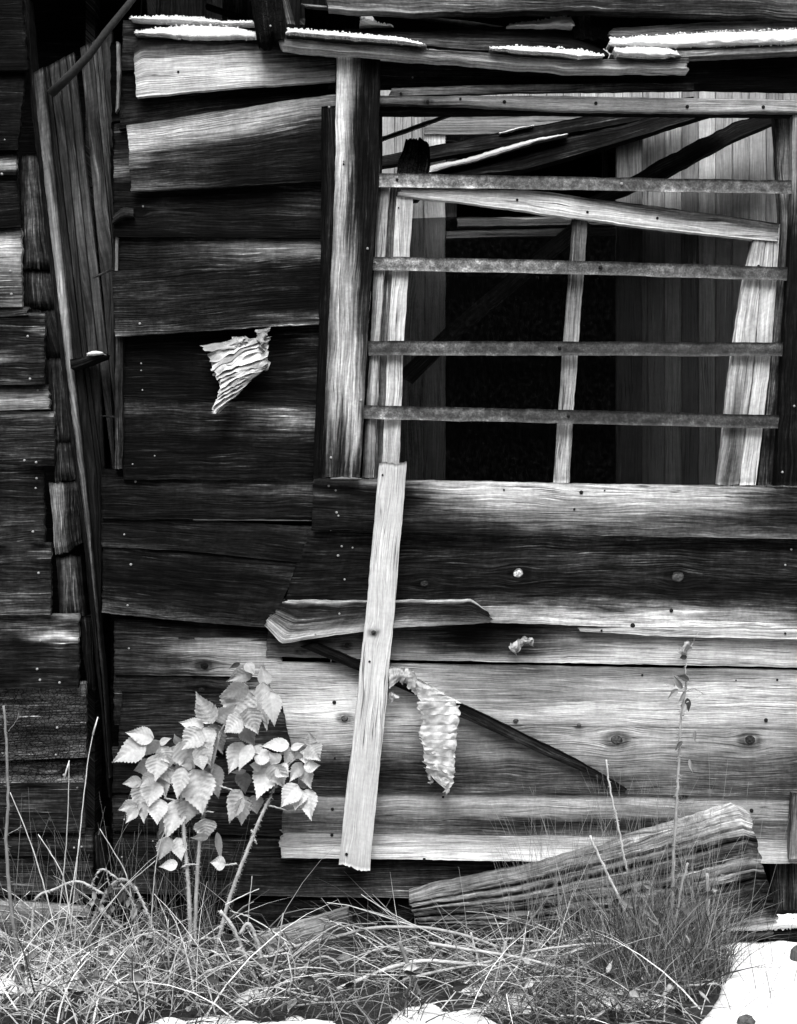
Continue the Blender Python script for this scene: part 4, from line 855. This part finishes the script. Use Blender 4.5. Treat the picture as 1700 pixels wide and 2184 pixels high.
for k in range(26):
    x0, y0 = rnd.choice([(rnd.uniform(236, 275), rnd.uniform(1884, 1935)), (rnd.uniform(192, 224), rnd.uniform(1915, 2020)), (rnd.uniform(280, 300), rnd.uniform(1920, 2060)), (rnd.uniform(90, 200), rnd.uniform(1895, 1930))])
    m = MB(); yd = -.34 + rnd.uniform(-.03, .03)
    m.leaf(W(x0, y0, yd), W(x0 + rnd.uniform(-10, 10), y0 + rnd.uniform(10, 34), yd + rnd.uniform(-.02, .02)), rnd.uniform(7, 15) * S, float(alb(rnd.choice([.2, .35, .5, .65]))), rnd.uniform(-1.2, 1.2), nu=9, nv=5, curl=.6, fold=.5); m.build('withered_leaf', 'leafy', bc)
dead('dry_stalk', 'thick brown dry stalk standing at the very left edge', 'stalk', [([(8, 1505), (16, 1620), (18, 1720), (12, 1790), (20, 1900), (33, 2000), (44, 2110)], .0035, .0065, 60), ([(17, 1560), (35, 1540), (40, 1520)], .0016, .001, 4), ([(14, 1780), (40, 1768), (45, 1760)], .0016, .001, 4)], -.4, .5)
stalks = [([(208, 1532), (192, 1590), (178, 1700), (165, 1840), (130, 2020)], 'tallest pale grass stalk with a seed head before the dark gap'), ([(147, 1625), (146, 1720), (140, 1830), (120, 2000)], 'pale grass stalk just left of the tallest one'),
          ([(22, 1690), (60, 1780), (95, 1890), (120, 1990)], 'thin stalk slanting right across the lower left planks'), ([(82, 1780), (115, 1830), (138, 1870), (150, 1960)], 'short stalk slanting right, crossing the middle of the left planks'),
          ([(213, 1768), (245, 1820), (275, 1870), (290, 1990)], 'stalk leaning right over the bent cane'), ([(332, 1836), (300, 1862), (275, 1882), (150, 2020)], 'long stalk leaning left beside the raspberry bush'),
          ([(354, 1765), (340, 1800), (328, 1870), (322, 1990)], 'upright stalk just left of the raspberry canes'), ([(168, 1790), (162, 1870), (150, 1980)], 'thin short stalk upright beside the log corner'),
          ([(553, 1896), (530, 1905), (480, 1930)], 'kinked pale stalk over the low plank'), ([(538, 1868), (532, 1920), (528, 1990)], 'upright stalk right of the third raspberry cane'),
          ([(770, 1908), (810, 1934), (860, 1962), (960, 2010), (1050, 2066), (1130, 2096), (1220, 2105)], 'very long straight stalk slanting down across the stick heap')]
for pts, lab in stalks:
    k = len(lab)
    r_ = dead('grass_stalk', lab, 'grass stalk', [(pts, .0012, .0021, 0)], -.36 if pts[0][0] < 560 else -.42, .78, 'tall dry grass stalks')
    if pts[0][1] < 1650:
        m = MB(); m.tube([W(pts[0][0] + 1, pts[0][1] - 3, -.36), W(pts[0][0] - 4, pts[0][1] + 14, -.36), W(pts[0][0] - 10, pts[0][1] + 35, -.36)], .0016, .003, float(alb(.85)), 5); m.build('seed_head', 'grassy', r_)
branch_data = [('long thin thorny runner arching over the low plank', [(575, 2036), (650, 2012), (720, 1998), (780, 1980), (850, 1976), (930, 1980), (1010, 2000), (1065, 2022)], .005, .005, 240, -.36, .62),
    ('pale thick twig rising to the right in the stick heap', [(720, 2110), (780, 2085), (840, 2060), (900, 2048), (960, 2052), (1060, 2062)], .007, .005, 30, -.5, .75), ('pale twig lying level below the thick one', [(850, 2092), (930, 2072), (1010, 2058), (1050, 2050)], .005, .004, 20, -.5, .66),
    ('twig sloping down to the right through the heap', [(915, 2012), (1000, 2026), (1100, 2040), (1170, 2058), (1260, 2082)], .005, .0045, 60, -.48, .7), ('fuzzy cane standing aslant in the stick heap', [(852, 2008), (872, 2060), (888, 2105), (908, 2150)], .006, .007, 200, -.55, .5),
    ('short stick poking up left of the grass tussock', [(1078, 2008), (1068, 2060), (1060, 2112)], .0035, .0035, 20, -.5, .7), ('stick standing up in the middle of the heap', [(1004, 1988), (1018, 2040), (1036, 2112)], .003, .003, 20, -.48, .72), ('thin stick slanting up to the right in the heap', [(1118, 2020), (1100, 2075), (1085, 2120)], .003, .0025, 10, -.5, .68),
    ('drooping fuzzy cane beside the low plank', [(468, 1942), (496, 1972), (520, 2030), (545, 2088)], .0055, .005, 200, -.38, .72), ('second drooping cane right of the raspberry bush', [(512, 1995), (524, 1968), (536, 1972), (550, 2012), (562, 2062), (578, 2130)], .006, .006, 240, -.4, .66),
    ('straight broken twig leaning over the low plank', [(600, 2064), (640, 2030), (650, 2018)], .003, .003, 6, -.42, .62), ('grey bent branch lying along the heap bottom', [(610, 2100), (650, 2060), (685, 2036), (720, 2050), (735, 2080)], .004, .004, 12, -.46, .6),
    ('straight thick stick at the bottom edge below the tussock', [(1432, 2102), (1405, 2150), (1368, 2215)], .010, .011, 0, -.62, .78), ('pale leaning stem crossing the timber left of the tussock', [(1258, 1782), (1290, 1852), (1320, 1915), (1352, 1985), (1372, 2030)], .0036, .006, 40, -.3, .76),
    ('pale bent stem above the timber, left of the thorny stem', [(1292, 1620), (1300, 1680), (1312, 1730), (1324, 1790), (1338, 1860)], .0026, .0036, 40, -.28, .74), ('short stub of dry stem standing before the timber', [(1508, 1862), (1510, 1930), (1513, 2040)], .0055, .006, 40, -.3, .6),
    ('dry stem leaning right inside the tussock', [(1468, 1840), (1450, 1900), (1440, 1980)], .0035, .004, 10, -.32, .62), ('pale arched twig low in the tussock', [(1130, 2030), (1200, 2018), (1300, 2010), (1400, 2030)], .004, .003, 10, -.45, .68),
    ('broken twig lying on the snow below the tussock', [(1290, 2165), (1340, 2150), (1430, 2105), (1530, 2098)], .004, .003, 10, -.6, .66), ('dark twig lying in front of the snow mound', [(1230, 2160), (1300, 2130), (1360, 2118)], .004, .003, 6, -.62, .4)]
for lab, pts, r0, r1, br, y, tn in branch_data:
    p = [(a_, b_) for a_, b_ in pts]
    o = cane(None, p, y, r0, r1, float(alb(tn)), 'dead_twig', bristles=br); tag(o, lab, 'twig', 'twigs lying at the wall foot')

# ---------------------------------------------------------------- dry grass and litter
def arc(p0, ang, lean, L, bend, n=6):
    pts = []; d = np.array([math.cos(ang) * math.sin(lean), math.sin(ang) * math.sin(lean), math.cos(lean)]); p = np.array(p0, float)
    w_ = np.array([rnd.gauss(0, 1), rnd.gauss(0, 1), 0]) * .12
    for i in range(n):
        pts.append(p.copy()); p = p + d * L / (n - 1)
        d = d + np.array([math.cos(ang) * bend * .35, math.sin(ang) * bend * .35, -bend * .55]) / (n - 1) * 2 + w_ / (n - 1)
        d /= np.linalg.norm(d)
        if p[2] < .004: p[2] = .004 + rnd.uniform(0, .01)
    return pts
def tussock(name, n, pick, Lr, leanr, bendr, wr, tones, mat='grassy', flat=.5):
    m = MB(); tones = [min(1.0, (.92 if max(tones) > .9 else .78) * q) for q in tones]
    for k in range(n):
        p = pick(); L = rnd.uniform(*Lr); t_ = float(alb(rnd.choice(tones) * rnd.uniform(.85, 1.1)))
        pts = arc(p, rnd.uniform(0, 6.28), rnd.uniform(*leanr), L, rnd.uniform(*bendr))
        if rnd.random() < flat: m.blade(pts, rnd.uniform(*wr), t_)
        else: m.tube(pts, rnd.uniform(*wr) * .75, .0003, t_, 3, False)
    return tag(m.build(name, mat), None, None, None, 'stuff')
def ellipse(cx, cy, rx, ry):
    def f():
        a = rnd.uniform(0, 6.28); r = math.sqrt(rnd.random()); g = G(cx + rx * r * math.cos(a), max(cy + ry * r * math.sin(a), 1996)); return (g[0], g[1], rnd.uniform(-.01, .01))
    return f
def rect(x0, x1, y0, y1):
    def f():
        g = G(rnd.uniform(x0, x1), rnd.uniform(y0, y1)); return (g[0], g[1], rnd.uniform(-.005, .02))
    return f
def named(o, lab, cat): o['label'] = lab; o['category'] = cat
named(tussock('grass', 1150, ellipse(1410, 2080, 150, 60), (.10, .36), (.05, .7), (.0, .9), (.0010, .0026), [.25, .38, .5, .62, .74]), 'dense dry grass tussock at the foot of the timber', 'grass')
named(tussock('grass', 130, ellipse(1400, 2050, 190, 40), (.35, .62), (.03, .38), (.0, .35), (.0007, .0013), [.6, .7, .78], flat=.2), 'thin tall grass stems rising over the timber', 'grass')
named(tussock('grass', 80, ellipse(1170, 2040, 90, 30), (.3, .55), (.1, .45), (.0, .3), (.0007, .0012), [.62, .7, .78], flat=.2), 'thin grass stems fanning out left of the tussock', 'grass')
named(tussock('grass', 220, ellipse(1200, 2120, 240, 55), (.10, .30), (.5, 1.4), (.2, 1.0), (.0010, .0026), [.25, .42, .58, .72, .8]), 'flattened dry grass before the stick heap', 'grass')
named(tussock('dry_litter', 420, rect(760, 1290, 2010, 2110), (.15, .45), (1.0, 1.55), (-.3, .5), (.0010, .0036), [.25, .4, .6, .72, .82, .88]), 'heap of flattened dry stems below the timber', 'dry stems')
named(tussock('grass', 430, rect(-30, 330, 2010, 2200), (.08, .26), (.15, 1.3), (.3, 1.3), (.0012, .0034), [.35, .6, .75, .85, .92, .95]), 'pale frosted grass tangle at the lower left corner', 'grass')
named(tussock('grass', 190, rect(250, 660, 2020, 2170), (.07, .24), (.2, 1.4), (.3, 1.2), (.0010, .0032), [.25, .42, .55, .7, .82, .88]), 'tangled dry grass below the raspberry bush', 'grass')
named(tussock('grass', 60, rect(20, 330, 2000, 2080), (.25, .5), (.05, .3), (0, .4), (.0007, .0012), [.55, .65, .75], flat=.2), 'thin grass stems before the left planks', 'grass')
named(tussock('grass', 60, rect(330, 480, 2000, 2050), (.2, .42), (.03, .3), (0, .3), (.0006, .0010), [.55, .65, .75], flat=.2), 'thin grass stems between the raspberry canes', 'grass')
named(tussock('grass', 360, rect(290, 900, 2120, 2195), (.06, .2), (.3, 1.45), (.2, 1.2), (.0009, .0028), [.2, .35, .5, .65, .8]), 'sparse dry grass sprouting from the snow at the bottom middle', 'grass')
named(tussock('grass', 380, rect(1040, 1420, 2120, 2200), (.08, .24), (.4, 1.45), (.3, 1.2), (.0009, .0026), [.2, .35, .5, .62, .74]), 'low tangled grass along the bottom edge below the tussock', 'grass')
named(tussock('dry_litter', 210, rect(-40, 560, 2025, 2180), (.20, .48), (.45, 1.35), (.3, 1.3), (.0013, .0036), [.3, .5, .65, .8, .95, 1.05], flat=.35), 'long arching dry stems tangled along the wall foot at left', 'dry stems')
named(tussock('dry_litter', 210, rect(800, 1500, 2040, 2190), (.20, .45), (.7, 1.45), (.1, 1.0), (.0013, .0036), [.25, .45, .6, .8, .95], flat=.35), 'long bent dry stems matted in front of the stick heap', 'dry stems')
m = MB()
for k in range(220):
    p = rect(-30, 700, 2020, 2185)() if k < 150 else rect(640, 1330, 2010, 2120)()
    L = rnd.uniform(.10, .34); a = rnd.uniform(0, 6.28); el = rnd.uniform(.0, .9) if k < 150 else rnd.uniform(0, .35); q = np.array([math.cos(a) * math.cos(el), .5 * math.sin(a) * math.cos(el), math.sin(el)])
    p = np.array(p) + (0, 0, rnd.uniform(0, .05)); kink = p + q * L * .55 + (rnd.uniform(-.02, .02), 0, rnd.uniform(-.015, .02)); e_ = kink + (q + (0, 0, rnd.uniform(-.9, .2))) * L * .45
    e_[2] = max(e_[2], .01); tn = float(alb(rnd.choice([.25, .4, .55, .66, .78]))); r_ = rnd.uniform(.0016, .0036)
    m.tube([p, p + q * L * .28, kink, (kink + e_) / 2 + (0, 0, .006), e_], r_, r_ * .5, tn, 5)
named(tag(m.build('broken_stalks', 'grassy'), None, None, None, 'stuff'), 'kinked broken stalks scattered over the grass at the wall foot', 'stalks')
named(tussock('grass', 46, rect(1470, 1720, 2030, 2195), (.06, .30), (.05, .9), (.1, .9), (.0006, .0012), [.2, .3, .45], flat=.2), 'few thin stems poking through the snow at lower right', 'grass')
# shrivelled leaves in the litter
m = MB()
for k in range(260):
    z = rnd.random()
    p = rect(-20, 680, 2015, 2180)() if z < .5 else rect(640, 1500, 2085, 2195)() if z < .7 else (ellipse(1430, 2050, 120, 60)())
    p = (p[0], p[1], rnd.uniform(.0, .10) if z < .7 else rnd.uniform(.02, .25)); a = rnd.uniform(0, 6.28); L = rnd.uniform(.02, .055)
    m.leaf(p, (p[0] + L * math.cos(a), p[1] + L * .6 * math.sin(a), max(p[2] + L * rnd.uniform(-.8, .6), .0)), L * .6, float(alb(rnd.choice([.15, .3, .45, .6, .72]))), rnd.uniform(-1.4, 1.4), nu=8, nv=5, curl=rnd.uniform(.2, 1.0), fold=.5)
named(tag(m.build('withered_leaves', 'leafy'), None, None, None, 'stuff'), 'shrivelled fallen leaves caught in the dry grass', 'leaves')
